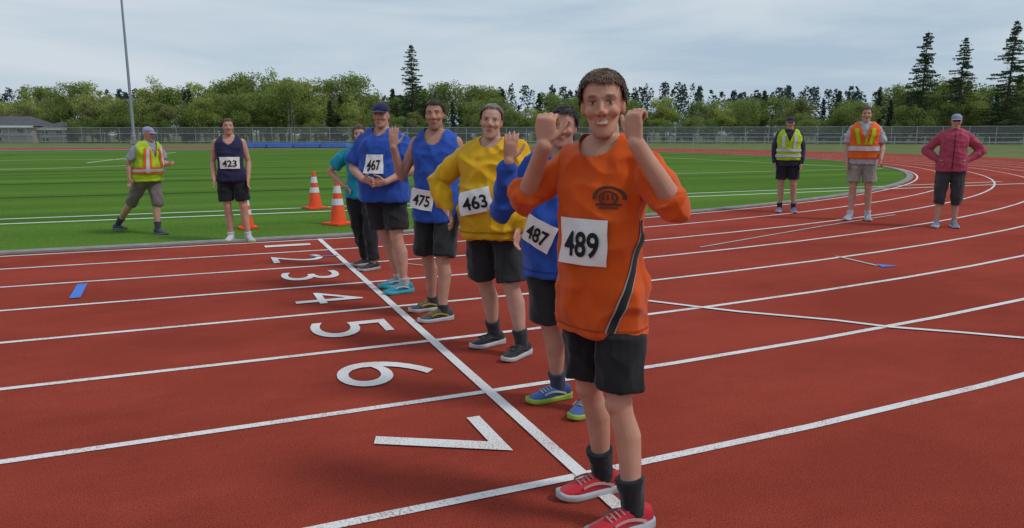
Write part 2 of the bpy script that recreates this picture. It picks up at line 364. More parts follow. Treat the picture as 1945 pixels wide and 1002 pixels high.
def deciduous(seed, Ht, spread, nleaf, base=.22):
    r = random.Random(seed); TV, TF, CV, CF = [], [], [], []
    nst = r.choice([1, 2, 2, 3])
    lobes = []
    for k in range(nst):
        x = r.gauss(0, .35) if nst > 1 else 0; y = r.gauss(0, .35) if nst > 1 else 0; lean = Vector((r.gauss(0, .05), r.gauss(0, .05), 1))
        h = Ht * r.uniform(.78, .97); pts = [Vector((x, y, -.1)) + lean * h * t + Vector((r.gauss(0, .12), r.gauss(0, .12), 0)) * (t > 0) for t in (0, .2, .4, .6, .8, 1)]
        tube_geo(TV, TF, pts, [.17, .14, .115, .085, .05, .015])
        for q in range(13):
            t = r.uniform(base + .05, .97); p = pts[0].lerp(pts[-1], t); ang = r.uniform(0, math.tau); prof = math.sin(math.pi * min(1, max(.06, (t - base * .6) / (1.06 - base * .6))) ** .8)
            ln = spread * (.3 + .75 * prof) * r.uniform(.55, 1.15)
            e = p + Vector((math.cos(ang), math.sin(ang), r.uniform(.1, .7))) * ln
            tube_geo(TV, TF, [p, p.lerp(e, .5) + Vector((0, 0, .1)), e], [.05, .03, .008], 4)
            lobes.append((e, ln * r.uniform(.42, .72))); lobes.append((p.lerp(e, .55), ln * r.uniform(.3, .55)))
        lobes.append((pts[-1], spread * .32))
    wts = [l[1] ** 2 for l in lobes]
    for c, rad in r.choices(lobes, wts, k=nleaf):
        d = Vector((r.gauss(0, 1), r.gauss(0, 1), r.gauss(0, 1))).normalized() * rad * (r.random() ** .45) * 1.05; d.z *= .8
        leaf(CV, CF, c + d, r.uniform(.1, .2), r)
    return (TV, TF), (CV, CF)
def conifer(seed, Ht, spread, dens=1.0, droop=.25, bare=.06):
    r = random.Random(seed); TV, TF, CV, CF = [], [], [], []
    lean = Vector((r.gauss(0, .012), r.gauss(0, .012), 1))
    tube_geo(TV, TF, [lean * Ht * t for t in (-.01, .3, .6, .85, 1)], [Ht * .014, Ht * .011, Ht * .007, Ht * .003, .01], 7)
    z = Ht * bare
    while z < Ht * .985:
        t = z / Ht; ln0 = spread * ((1 - t) ** .8) * (.82 + .3 * noise.noise(Vector((t * 6, seed, 0)))) + .2
        for b in range(r.choice([3, 4, 5]) + (1 if spread > 4 else 0)):
            if r.random() < .12: continue
            ang = r.uniform(0, math.tau); ln = ln0 * r.uniform(.5, 1.22) * (1 + .45 * noise.noise(Vector((math.cos(ang) * 1.3 + seed, math.sin(ang) * 1.3, t * 5))))
            o = lean * z; d = Vector((math.cos(ang), math.sin(ang), 0)); m_ = o + d * ln * .5 + Vector((0, 0, -droop * ln * .25)); e = o + d * ln + Vector((0, 0, -droop * ln * .45 + .1 * ln))
            tube_geo(TV, TF, [o, m_, e], [.035, .022, .006], 3)
            nl = int(dens * (8 + ln * 22))
            for q in range(nl):
                s = r.random() ** .7; p = (o.lerp(m_, s * 2) if s < .5 else m_.lerp(e, s * 2 - 1)); side = Vector((-d.y, d.x, 0)) * r.gauss(0, .2 * ln * (1.1 - s) + .07)
                leaf(CV, CF, p + side + Vector((0, 0, -abs(r.gauss(0, .13)) - .02)), r.uniform(.1, .21), r, .4)
        z += Ht * r.uniform(.012, .026)
    return (TV, TF), (CV, CF)
def tree_proto(name, geo, bark, leafm):
    (TV, TF), (CV, CF) = geo
    root = empty(name, (0, 0, 0))
    mesh('trunk', TV, TF, M[bark], root, True); mesh('crown', CV, CF, M[leafm], root)
    return root
decs = [tree_proto('leafy_tree', deciduous(11 + i, h, sp * 1.2, 7500, b), bk, lf) for i, (h, sp, b, bk, lf) in enumerate([(10.5, 2.3, .2, 'bark_pale', 'leaf_light'), (9.5, 2.6, .15, 'bark_pale', 'leaf_mid'), (11, 2.2, .25, 'bark_pale', 'leaf_light'), (8.5, 2.4, .12, 'bark_dark', 'leaf_olive'), (10, 2.8, .18, 'bark_pale', 'leaf_mid'), (9, 2.0, .2, 'bark_pale', 'leaf_olive')])]
cons = [tree_proto('conifer', conifer(31 + i, h, sp, dn, dr), 'bark_dark', lf) for i, (h, sp, dn, dr, lf) in enumerate([(10, 1.6, 1.0, .2, 'needle'), (8.5, 1.5, 1.1, .1, 'needle'), (11.5, 1.9, .95, .3, 'needle_blue')])]
fir = [tree_proto('tall_fir', conifer(51 + i, h, sp, dn, .4, .12), 'bark_dark', 'needle') for i, (h, sp, dn) in enumerate([(21, 6.2, 1.0), (20, 5.6, 1.15), (22.5, 6.4, 1.2)])]
used = set()
def plant(pool, k, px, d, sc, rz, label, cat, group=None, sz=1.0):
    p = pool[k % len(pool)]
    o = p if id(p) not in used else copy_tree(p)
    used.add(id(p)); o.location = at(px, d); o.rotation_euler.z = rz; o.scale = (sc, sc, sc * sz)
    tag(o, label, cat, group); return o
LBL = {0: 'tall pale-trunked tree with fresh yellow-green leaves in the belt behind the fence', 1: 'rounder mid-green leafy tree in the belt behind the fence', 2: 'olive brown-green tree with sparse leaves in the belt behind the fence'}
KIND = {0: 0, 1: 1, 2: 0, 3: 2, 4: 1, 5: 2}
# height of the belt's top edge (picture rows) along the picture columns
prof = [(-300, 196), (0, 186), (60, 176), (130, 168), (240, 166), (330, 152), (470, 148), (560, 143), (670, 152), (700, 180), (780, 176), (850, 168), (930, 172), (1000, 182), (1080, 190), (1240, 190), (1340, 196), (1400, 178), (1480, 170), (1560, 172), (1640, 172), (1700, 160), (1945, 150), (2300, 150)]
def top_at(px):
    for (a, ya), (b, yb) in zip(prof[:-1], prof[1:]):
        if a <= px <= b: return ya + (yb - ya) * (px - a) / (b - a)
    return 180
protoH = [10.5, 9.5, 11, 8.5, 10, 9]; conH = [10, 8.5, 11.5]
tr = random.Random(5); px = -260.0; i = 0
while px < 2250:
    for row in range(2):
        d = (124 if row == 0 else 134) + tr.uniform(-4, 4) - (10 if px > 1500 else 0) + (13 if px < 135 else 0); x = px + tr.uniform(-9, 9) + row * 12
        want = CAMH + (255 - (top_at(x) + (24 if row == 0 else 0) + tr.uniform(-8, 18))) / 1374 * d
        evergreen = tr.random() < (.16 if x < 690 else .4)
        if evergreen:
            k = tr.randrange(3); s = max(.3, want * tr.uniform(.75, 1.08) / conH[k])
            plant(cons, k, x, d, s, tr.uniform(0, 6.28), ['narrow dark green conifer standing in the belt behind the fence', 'short dense dark conifer standing in the belt behind the fence', 'blue-green conifer standing in the belt behind the fence'][k], 'conifer', ['narrow conifers in the belt', 'short conifers in the belt', 'blue-green conifers in the belt'][k])
        else:
            k = tr.choice([0, 2, 4, 1, 0, 2, 5]) if x < 690 else tr.choice([3, 4, 1, 4, 2, 1]); s = max(.3, want / protoH[k])
            plant(decs, k, x, d, s, tr.uniform(0, 6.28), LBL[KIND[k]], 'tree', ['yellow-green trees in the belt', 'mid-green trees in the belt', 'olive trees in the belt'][KIND[k]])
        i += 1
    px += tr.uniform(24, 34)
# bushes at the foot of the belt close the gaps
for k in range(60):
    x = -280 + k * 43 + tr.uniform(-12, 12)
    if -160 < x < 150: continue
    d = 121 + tr.uniform(-1, 2) - (9 if x > 1500 else 0)
    o = plant(decs, tr.choice([1, 3, 4]), x, d, tr.uniform(.38, .58), tr.uniform(0, 6.28), 'low bushy shrub at the foot of the tree belt just behind the fence', 'shrub', 'shrubs along the fence', .8)
    o.name = 'shrub'
plant(fir, 0, 787, 126, 16.6 / 21, 1.0, 'lone tall fir with an open drooping crown above the yellow-green trees', 'fir tree')
plant(fir, 1, 1745, 112, 16.8 / 20, 2.2, 'tall fir at one end of the trio of firs, next to the leaning one', 'fir tree')
plant(fir, 0, 1813, 114, 16.3 / 21, 4.4, 'thinner tall fir in the middle of the trio of firs', 'fir tree')
plant(fir, 2, 1904, 108, 17.8 / 22.5, .3, 'tallest and densest fir, at the outer end of the trio of firs', 'fir tree')
# the wooded hill far behind, one mass
def far_wood():
    r = random.Random(3); V, F = [], []
    for k in range(420):
        px_ = r.uniform(-320, 2300); d = r.uniform(215, 270)
        hill = (20 if 1150 < px_ < 1350 else 0)
        topy = 176 + 10 * math.sin(px_ * .011) - 26 * math.exp(-((px_ - 1265) / 85) ** 2) - 14 * math.exp(-((px_ - 130) / 120) ** 2) + r.uniform(-4, 14)
        Ht = CAMH + (255 - topy) / 1374 * d; o = at(px_, d)
        n = 170
        for q in range(n):
            t = r.random() ** .8; z = Ht * (.1 + .9 * t); rad = 3.4 * (1.05 - t) ** .7 * r.random() ** .4; a = r.uniform(0, math.tau)
            leaf(V, F, Vector((o.x + rad * math.cos(a), o.y + rad * math.sin(a), z)), r.uniform(.3, .62), r, .3)
    return V, F
V, F = far_wood()
M['farwood'] = leaf_mat('far_wood', (.04, .068, .058), (.06, .09, .08))  # blue of distance haze is put into the leaf colour
tag(mesh('far_wood', V, F, M['farwood']), 'dark wood tinted haze-blue on the rise far behind the tree belt', 'woodland', kind='stuff')

# ------------------------------------------------------------------ people
def skin_material(name, c, blotch=.12):
    m = bpy.data.materials.new(name); m.use_nodes = True; t = m.node_tree; b = t.nodes['Principled BSDF']
    at_ = t.nodes.new('ShaderNodeVertexColor'); at_.layer_name = 'tint'
    o = t.nodes.new('ShaderNodeTexCoord').outputs['Object']
    n = t.nodes.new('ShaderNodeTexNoise'); n.inputs['Scale'].default_value = 14; n.inputs['Detail'].default_value = 5; t.links.new(o, n.inputs['Vector'])
    r = t.nodes.new('ShaderNodeValToRGB'); r.color_ramp.elements[0].position = .3; r.color_ramp.elements[0].color = (1 - blotch, 1 - blotch * 1.5, 1 - blotch * 1.5, 1); r.color_ramp.elements[1].position = .7; r.color_ramp.elements[1].color = (1.05, 1.06, 1.06, 1)
    t.links.new(n.outputs['Fac'], r.inputs['Fac'])
    a = t.nodes.new('ShaderNodeMix'); a.data_type = 'RGBA'; a.blend_type = 'MULTIPLY'; a.inputs['Factor'].default_value = 1
    t.links.new(at_.outputs['Color'], a.inputs['A']); t.links.new(r.outputs['Color'], a.inputs['B']); t.links.new(a.outputs['Result'], b.inputs['Base Color'])
    b.inputs['Roughness'].default_value = .6; b.inputs['Specular IOR Level'].default_value = .25
    b.inputs['Subsurface Weight'].default_value = .12; b.inputs['Subsurface Radius'].default_value = (.012, .005, .003); b.inputs['Subsurface Scale'].default_value = 1
    bn = t.nodes.new('ShaderNodeBump'); bn.inputs['Strength'].default_value = .15; bn.inputs['Distance'].default_value = .003
    n2 = t.nodes.new('ShaderNodeTexNoise'); n2.inputs['Scale'].default_value = 220; t.links.new(o, n2.inputs['Vector']); t.links.new(n2.outputs['Fac'], bn.inputs['Height']); t.links.new(bn.outputs['Normal'], b.inputs['Normal'])
    return m
M['skin'] = skin_material('skin', (1, 1, 1))
_cl = {}
def cloth(c, rough=.85, spec=.15, weave=420):
    k = tuple(round(x, 3) for x in c) + (rough,)
    if k not in _cl:
        v = tuple(x * .74 for x in c); m = mat('cloth', c, rough, spec, v, 7, 0, 0, .15); t = m.node_tree; bs = t.nodes['Principled BSDF']
        o = t.nodes.new('ShaderNodeTexCoord').outputs['Object']
        mp_ = t.nodes.new('ShaderNodeMapping'); mp_.inputs['Scale'].default_value = (1, 1, .42); mp_.inputs['Rotation'].default_value = (.25, .3, .2); t.links.new(o, mp_.inputs['Vector'])
        f = t.nodes.new('ShaderNodeTexNoise'); f.noise_type = 'RIDGED_MULTIFRACTAL'; f.normalize = True; f.inputs['Scale'].default_value = 9; f.inputs['Detail'].default_value = 2.5; f.inputs['Distortion'].default_value = .6; t.links.new(mp_.outputs[0], f.inputs['Vector'])
        wv = t.nodes.new('ShaderNodeTexNoise'); wv.inputs['Scale'].default_value = weave; t.links.new(o, wv.inputs['Vector'])
        b1 = t.nodes.new('ShaderNodeBump'); b1.inputs['Strength'].default_value = .8; b1.inputs['Distance'].default_value = .04; t.links.new(f.outputs['Fac'], b1.inputs['Height'])
        b2 = t.nodes.new('ShaderNodeBump'); b2.inputs['Strength'].default_value = .2; b2.inputs['Distance'].default_value = .004; t.links.new(wv.outputs['Fac'], b2.inputs['Height']); t.links.new(b1.outputs[0], b2.inputs['Normal']); t.links.new(b2.outputs[0], bs.inputs['Normal'])
        _cl[k] = m
    return _cl[k]
M['black'] = cloth((.017, .018, .021)); M['reflect'] = mat('reflective_tape', (.52, .53, .55), .35, .5, (.45, .46, .48), 30)
M['bibpaper'] = mat('bib_paper', (.78, .78, .76), .7, .2, (.7, .7, .69), 14, .15, 30); M['ink'] = mat('bib_ink', (.014, .014, .016), .6, .2)

class Geo:
    """Collects closed shapes; they are fused into one continuous skin by voxel remeshing."""
    def __init__(s): s.V = []; s.F = []
    def rings(s, rings):
        b = len(s.V); n = len(rings[0])
        for r in rings: s.V += r
        for i in range(len(rings) - 1):
            for k in range(n): s.F.append((b + i * n + k, b + i * n + (k + 1) % n, b + (i + 1) * n + (k + 1) % n, b + (i + 1) * n + k))
        s.F.append(tuple(b + k for k in reversed(range(n)))); e = b + (len(rings) - 1) * n; s.F.append(tuple(e + k for k in range(n)))
    def tube(s, pts, rad, n=14, cap=True, hint=None):
        pts = [Vector(p) for p in pts]; rad = [(r, r) if not isinstance(r, tuple) else r for r in rad]
        R_ = []; prev = None
        for i, p in enumerate(pts):
            d = (pts[min(i + 1, len(pts) - 1)] - pts[max(i - 1, 0)]).normalized()
            if prev is None:
                h = Vector(hint) if hint is not None else (Vector((1, 0, 0)) if abs(d.x) < .8 else Vector((0, 1, 0)))
                a = (h - d * h.dot(d)).normalized()
            else: a = (prev - d * prev.dot(d)).normalized()
            prev = a; b = d.cross(a); R_.append((p, d, a, b, rad[i]))
        out = []
        def ring(p, a, b, ra, rb): return [p + a * math.cos(math.tau * k / n) * ra + b * math.sin(math.tau * k / n) * rb for k in range(n)]
        if cap:
            p, d, a, b, r = R_[0]; m_ = min(r)
            for q in (.97, .75, .4): out.append(ring(p - d * m_ * q, a, b, r[0] * math.sqrt(1 - q * q), r[1] * math.sqrt(1 - q * q)))
        for p, d, a, b, r in R_: out.append(ring(p, a, b, *r))
        if cap:
            p, d, a, b, r = R_[-1]; m_ = min(r)
            for q in (.4, .75, .97): out.append(ring(p + d * m_ * q, a, b, r[0] * math.sqrt(1 - q * q), r[1] * math.sqrt(1 - q * q)))
        s.rings(out)
    def ball(s, c, r, mtx=None):
        c = Vector(c); r = (r, r, r) if not isinstance(r, (tuple, list)) else r; out = []
        for i in range(1, 8):
            ph = math.pi * i / 8; out.append([Vector((math.sin(ph) * math.cos(math.tau * k / 12) * r[0], math.sin(ph) * math.sin(math.tau * k / 12) * r[1], -math.cos(ph) * r[2])) for k in range(12)])
        if mtx is not None: out = [[c + mtx @ v for v in rr] for rr in out]
        else: out = [[c + v for v in rr] for rr in out]
        s.rings(out)
    def stack(s, rows, fn=None, n=28, pw=2.35):
        """rows (z, half width, half depth, y shift); fn maps local points."""
        out = []
        for z, w_, d_, y in rows:
            ring = []
            for k in range(n):
                t = math.tau * k / n; c, q = math.cos(t), math.sin(t)
                v = Vector((math.copysign(abs(c) ** (2 / pw), c) * w_, y + math.copysign(abs(q) ** (2 / pw), q) * d_, z)); ring.append(fn(v) if fn else v)
            out.append(ring)
        s.rings(out)
    def fuse(s, name, vox, smooth=4, mats=None, parent=None):
        me = bpy.data.meshes.new(name); me.from_pydata([tuple(v) for v in s.V], [], s.F); me.update()
        o = bpy.data.objects.new(name, me); col.objects.link(o)
        rm = o.modifiers.new('r', 'REMESH'); rm.mode = 'VOXEL'; rm.voxel_size = vox; rm.adaptivity = 0
        sm = o.modifiers.new('s', 'SMOOTH'); sm.factor = .5; sm.iterations = smooth
        dg = bpy.context.evaluated_depsgraph_get(); m2 = bpy.data.meshes.new_from_object(o.evaluated_get(dg)); m2.name = name
        bpy.data.objects.remove(o); bpy.data.meshes.remove(me)
        m2.polygons.foreach_set('use_smooth', [True] * len(m2.polygons))
        return link(name, m2, mats, parent)
def coords(me):
    a = np.empty(len(me.vertices) * 3); me.vertices.foreach_get('co', a); return a.reshape(-1, 3)
def set_coords(me, a): me.vertices.foreach_set('co', a.reshape(-1)); me.update()
def normals(me):
    a = np.empty(len(me.vertices) * 3); me.vertices.foreach_get('normal', a); return a.reshape(-1, 3)
def wrinkle(o, amp, freq, seed, zstretch=.4, extra=None):
    me = o.data; co = coords(me); nn = normals(me); off = Vector((seed * 3.7, seed * 1.3, seed * 2.1)); d = np.empty(len(co))
    for i, p in enumerate(co):
        q = Vector((p[0] * freq, p[1] * freq, p[2] * freq * zstretch)) + off
        f1 = noise.noise(q); f2 = noise.noise(q * 2.3 + Vector((9, 4, 1)))
        f3 = noise.noise(Vector((p[0] * freq * .6 + p[2] * freq * .9, p[1] * freq * .6, p[2] * freq * .5 - p[0] * freq * .4)) + off)
        d[i] = max(0, 1 - 2.6 * abs(f1)) ** 1.5 * .75 + f2 * .35 + max(0, 1 - 2.6 * abs(f3)) ** 1.5 * .7 - .35
    set_coords(me, co + nn * (d * amp)[:, None])
def open_hem(o, z, tol=.02):
    bm = bmesh.new(); bm.from_mesh(o.data)
    bmesh.ops.delete(bm, geom=[f for f in bm.faces if f.calc_center_median().z < z + tol and f.normal.z < -.5], context='FACES')
    bm.to_mesh(o.data); bm.free()

TORSO = [(.80, .07, .07, .015), (.85, .135, .10, .012), (.91, .166, .116, .012), (.98, .166, .114, .008), (1.06, .152, .104, .0), (1.13, .15, .102, -.004), (1.22, .163, .11, -.004), (1.31, .178, .113, 0), (1.38, .18, .104, .006), (1.43, .162, .088, .012), (1.465, .125, .072, .016), (1.5, .074, .06, .018)]
HEAD = [(-.117, .02, .02, -.06), (-.11, .032, .031, -.057), (-.095, .044, .045, -.044), (-.075, .053, .06, -.028), (-.05, .06, .073, -.014), (-.02, .066, .083, -.006), (.01, .0705, .091, 0), (.04, .073, .095, .003), (.065, .0715, .092, .005), (.088, .061, .078, .007), (.105, .043, .056, .009), (.115, .02, .028, .01)]

def person(label, loc, theta, H, feet, arms, outfit, seed=1, vox=.007, twist=0, head=(0, 0, 0), fat=1.0, belly=0, skin=(.52, .29, .2), hair=(.05, .03, .02), hair_style='short', eye=(.05, .04, .03), smile=0, lean=(0, 0), female=False, gvox=None, knee=.03, hs=.93, hipk=1.0):
    """feet: world (x, y, theta, lift) for the right and left ankle; arms: (elbow, wrist, hand dir, curl) right and left in body metres for a 1.75 m figure."""
    s = H / 1.75; gvox = gvox or max(.008, vox * 1.3); rr = random.Random(seed)
    root = empty('person', (loc[0], loc[1], 0), theta)
    inv = Matrix.Rotation(-theta, 3, 'Z')
    def spine(v):                                   # twist and lean of the upper body, then scale
        t = max(0, min(1.15, (v.z - .92) / .5)); q = Matrix.Rotation(twist * t, 3, 'Z') @ Vector((v.x, v.y, 0))
        return Vector((q.x + lean[0] * t, q.y + lean[1] * t, v.z)) * s
    def trow(grow=0., zlo=0, zhi=9, loose=0.):
        rows = []
        for z, w_, d_, y in TORSO:
            if z < zlo or z > zhi: continue
            bl = belly * math.exp(-((z - 1.07) / .13) ** 2)
            f = fat if z < 1.4 else (1 + (fat - 1) * .4)
            if female: w_ = w_ * (.93 if z > 1.15 else (.9 if z > 1.0 else 1.03))
            rows.append((z, w_ * f + grow, d_ * f + grow + bl, y - bl * .8))
        return rows
    # ---------- body
    g = Geo(); g.stack(trow(), spine)
    sh = [spine(Vector((-.172 * (1 + (fat - 1) * .5), .008, 1.385))), spine(Vector((.172 * (1 + (fat - 1) * .5), .008, 1.385)))]
    hp = [Vector((-.088 * hipk, .005, .9)) * s, Vector((.088 * hipk, .005, .9)) * s]
    nb = spine(Vector((0, .018, 1.46))); hc = spine(Vector((0, -.02, 1.604))); HS = hs
    hm = (Matrix.Rotation(twist + head[0], 3, 'Z') @ Matrix.Rotation(head[1], 3, 'X') @ Matrix.Rotation(head[2], 3, 'Y'))
    def hd(v): return hc + hm @ (Vector(v) * s * HS)
    g.tube([nb - Vector((0, 0, .03)) * s, nb.lerp(hd((0, .015, -.06)), .5), hd((0, .012, -.05))], [.062 * s * fat ** .5, .056 * s * fat ** .5, .056 * s * fat ** .5])
    hf = (.5 + .5 * fat) * (1 + .05 * math.sin(seed * 2.1)); nz = 1 + .22 * math.sin(seed * 1.7); jw = 1 + .06 * math.cos(seed * 3.3)
    g.stack([(z * (jw if z < 0 else 1), w_ * (hf if z < .03 else 1), d_, y) for z, w_, d_, y in HEAD], hd, 24, 2.15)
    g.tube([hd((0, -.082, .03)), hd((0, -.094, .008)), hd((0, -.108, -.018)), hd((0, -.103, -.026))], [.007 * s * nz, .0085 * s * nz, .013 * s * nz, .011 * s * nz], 10)
    for q in (-1, 1):
        g.ball(hd((q * .013, -.094, -.024)), .0095 * s)
        g.ball(hd((q * .036, -.066, -.02)), (.027 * s, .022 * s, .022 * s))
        g.tube([hd((q * .012, -.088, .031)), hd((q * .03, -.086, .036)), hd((q * .05, -.066, .03))], [.0075 * s, .0085 * s, .006 * s], 8)
        g.ball(hd((q * .031, -.0745, .013)), .0125 * s)
        g.ball(hd((q * .072, .008, -.002)), (.009 * s, .019 * s, .032 * s), hm @ Matrix.Rotation(q * -.35, 3, 'Z'))
    g.tube([hd((-.026, -.073, -.055 + .008 * smile)), hd((-.012, -.084, -.06)), hd((.012, -.084, -.06)), hd((.026, -.073, -.055 + .008 * smile))], [.006 * s, .0105 * s, .0105 * s, .006 * s], 8)
    g.ball(hd((0, -.073, -.098)), (.02 * s, .015 * s, .015 * s))
    hands = []
    def hand(W, d, nrm, curl, side, spread=.09):
        d = d.normalized(); nrm = (nrm - d * nrm.dot(d)).normalized(); sd = d.cross(nrm).normalized() * side
        g.tube([W, W + d * .03 * s, W + d * .06 * s, W + d * .088 * s], [(.025 * s, .019 * s), (.033 * s, .017 * s), (.04 * s, .0155 * s), (.038 * s, .013 * s)], 14, True, sd)
        for i, (off, ln) in enumerate([(-.029, .072), (-.0095, .08), (.0105, .075), (.029, .058)]):
            dd = (d + sd * off / .03 * spread).normalized(); p = W + d * .085 * s + sd * off * s; pts = [p]; ax = dd.cross(nrm).normalized()
            for seg, (fr, c_) in enumerate([(.42, .5), (.32, .9), (.26, .7)]):
                dd = (Matrix.Rotation(-curl * c_, 3, ax) @ dd); p = p + dd * ln * fr * s; pts.append(p)
            g.tube(pts, [.0088 * s, .0083 * s, .0076 * s, .0066 * s], 9)
        # the thumb leaves the index side near the base of the palm
        p = W + d * .025 * s - sd * .026 * s; dd = (d * .75 - sd * .8 + nrm * -.35).normalized(); pts = [p, p + dd * .034 * s]
        dd = (dd + d * .55).normalized(); pts.append(pts[-1] + dd * .03 * s); dd = (dd + d * .25 + sd * .2 * min(1, curl)).normalized(); pts.append(pts[-1] + dd * .025 * s)
        g.tube(pts, [.0125 * s, .0105 * s, .0092 * s, .0075 * s], 9)
    arm_pts = []
    for i, (E_, W_, hdir, curl) in enumerate(arms):
        side = -1 if i == 0 else 1
        E1, W1 = spine(Vector(E_)), spine(Vector(W_))
        af = 1 + (fat - 1) * .6; mus = .92 if female else 1
        S1 = sh[i]; arm_pts.append((S1, E1, W1))
        g.ball(S1, .052 * s * af * mus)
        g.tube([S1.lerp(E1, -.05), S1.lerp(E1, .3), S1.lerp(E1, .65), E1], [.05 * s * af * mus, .049 * s * af * mus, .042 * s * af * mus, .034 * s * af * mus])
        g.tube([E1, E1.lerp(W1, .22), E1.lerp(W1, .5), E1.lerp(W1, .8), W1], [.034 * s * af, .041 * s * af * mus, .037 * s * af * mus, .03 * s, (.029 * s)])
        d = (W1 - E1).normalized() if hdir is None else Vector(hdir).normalized()
        nrm = Vector((-side * .3, -1, 0)) if (W1.z > E1.z) else Vector((side * -1.0, .25, 0))
        hand(W1, d, nrm, curl, side if W1.z <= E1.z else -side * -1)
    legs = []
    for i, (fx, fy, ft, lift) in enumerate(feet):
        v = inv @ Vector((fx - loc[0], fy - loc[1], 0)); A = Vector((v.x, v.y, .085 * s + lift)); hj = hp[i]
        tdir = Vector((math.sin(ft - theta), -math.cos(ft - theta), 0))
        K = hj.lerp(A, .485) + (tdir + Vector((0, -.6, 0))).normalized() * (knee if not isinstance(knee, (tuple, list)) else knee[i])
        lf = 1 + (fat - 1) * .7; bk = -tdir
        g.tube([hj.lerp(K, -.05), hj.lerp(K, .25), hj.lerp(K, .6), hj.lerp(K, .9), K], [.086 * s * lf, .084 * s * lf, .07 * s * lf, .057 * s * lf, .056 * s * lf], 18)
        g.tube([K, K.lerp(A, .12) + bk * .004, K.lerp(A, .32) + bk * .018 * s, K.lerp(A, .55) + bk * .012 * s, K.lerp(A, .82), A], [.054 * s * lf, .052 * s * lf, (.057 * s * lf), .049 * s * lf, .037 * s, .036 * s], 18)
        g.ball(K + tdir * .018 * s, (.04 * s, .04 * s, .045 * s))
        g.tube([A + Vector((0, 0, -.01)), A + tdir * .06 * s + Vector((0, 0, -.035 * s)), A + tdir * .14 * s + Vector((0, 0, -.055 * s))], [.034 * s, .034 * s, .025 * s])
        legs.append((hj, K, A, tdir))
    body = g.fuse('body', vox, 3, M['skin'], root)
    # ---------- colour of skin, lips, eyes, brows (per vertex; shade of sockets and nostrils painted in)
    co = coords(body.data); hl = (co - np.array(hc)) @ np.array(hm) / (s * HS)
    sk = np.array(skin); c = np.tile(sk, (len(co), 1))
    def blend(msk, colr, k=1.0):
        msk = np.clip(msk, 0, 1)[:, None] * k; c[:] = c * (1 - msk) + np.array(colr) * msk
    x, y, z = hl[:, 0], hl[:, 1], hl[:, 2]; ax = np.abs(x); front = (y < -.045) & (z > -.13) & (z < .12) & (ax < .09)
    soft = lambda v, e: np.clip((1 - v) / e, 0, 1)
    red = sk * np.array([1.02, .72, .68])
    blend(soft(np.hypot((ax - .04) / .026, (z + .02) / .02), .6) * front, red, .55)
    blend(soft(np.hypot(x / .017, (z + .02) / .017), .6) * front, red, .5)
    blend(((ax > .066) & (np.abs(z) < .045) & (np.abs(y - .01) < .04)) * 1.0, red, .5)
    if hair_style in ('stubble', 'beard'):
        hc_ = np.array(hair); zone = soft(np.hypot((z + .1) / .06, ax / .085), .35) * (y < .02) * (z > -.135) * (z < -.03)
        blend(zone * 1.0, sk * .45 + hc_ * .55 if hair_style == 'stubble' else hc_, .5 if hair_style == 'stubble' else .95)
    blend(soft(np.hypot((ax - .031) / .02, (z - .017) / .016), .5) * front, sk * np.array([.6, .5, .48]), .6)        # eye-socket shade painted into the skin colour
    brow = soft(np.maximum(np.abs(z - (.036 - .12 * (ax - .03) ** 2 / .02)) / .0065, np.abs(ax - .031) / .021), .4) * front
    blend(brow, np.array(hair) * 1.1 if hair_style != 'bald' else sk * .45, .9)
    eyem = soft(np.hypot((ax - .031) / .0125, (z - .012) / .0052), .35) * front
    blend(eyem, (.5, .46, .43)); blend(soft(np.hypot((ax - .031) / .0065, (z - .0125) / .0058), .3) * front, eye)
    blend(soft(np.maximum(np.abs(z - .0185) / .0035, np.abs(ax - .031) / .017), .4) * front, (.05, .03, .025), .85)
    mz = z - (-.0585 + smile * 7.5 * x * x)
    blend(soft(np.maximum(np.abs(mz) / (.0105 + .002 * smile), ax / (.026 + .005 * smile)), .35) * front, sk * np.array([.82, .42, .42]), .85)
    if smile > .5:
        blend(soft(np.maximum(np.abs(mz - .001) / .0055, ax / .0205), .25) * front, (.52, .46, .4))
    else: blend(soft(np.maximum(np.abs(mz) / .0025, ax / .024), .4) * front, sk * .25, .9)
    blend(soft(np.hypot((ax - .0085) / .006, (z + .0315) / .004), .5) * front, sk * .25, .8)  # nostril shade painted as two dark spots
    for (S1, E1, W1) in arm_pts:
        for pt, rad in ((E1, .06), (W1 + (W1 - E1).normalized() * .12 * s, .09)):
            dd = np.linalg.norm(co - np.array(pt), axis=1); blend(soft(dd / rad, .8), red, .4)
    for (hj, K, A, tdir) in legs:
        dd = np.linalg.norm(co - np.array(K), axis=1); blend(soft(dd / .085, .8), red, .35)
    if hair_style not in ('bald', 'cap'):
        blend(((z > .05) & (y > -.03)) * 1.0, np.array(hair), .8)
    ca = body.data.color_attributes.new('tint', 'FLOAT_COLOR', 'POINT')
    ca.data.foreach_set('color', np.hstack([c, np.ones((len(c), 1))]).reshape(-1))
    # ---------- hair: a shell grown from the scalp plus loose strands
    hm_ = cloth(tuple(hair), .6, .3)
    if hair_style != 'bald':
        hl_v = hl; full = hair_style in ('long', 'tail'); cap = 'cap' in outfit
        front_z = .082 if not female else .075
        if hair_style == 'receding': front_z = .1
        def onscalp(p):
            X, Y, Z = p
            if Z > .12 or Z < -.14: pass
            lim = front_z if Y < -.055 else (front_z - (Y + .055) / .06 * (front_z - .012) if Y < .005 else (.012 - (Y - .005) / .05 * .075 if Y < .055 else -.063))
            if full and Y > -.01: lim -= .05
            lim -= .012 * noise.noise(Vector((X, Y, Z)) * 60)
            return Z > lim and (abs(X) < .1) and (abs(Y) < .13)
        ok = np.array([onscalp(p) if abs(p[2]) < .16 and abs(p[0]) < .1 and abs(p[1]) < .14 else False for p in hl])
        me = body.data; nn = normals(me); HV, HF, mp_ = [], [], {}
        strands = []
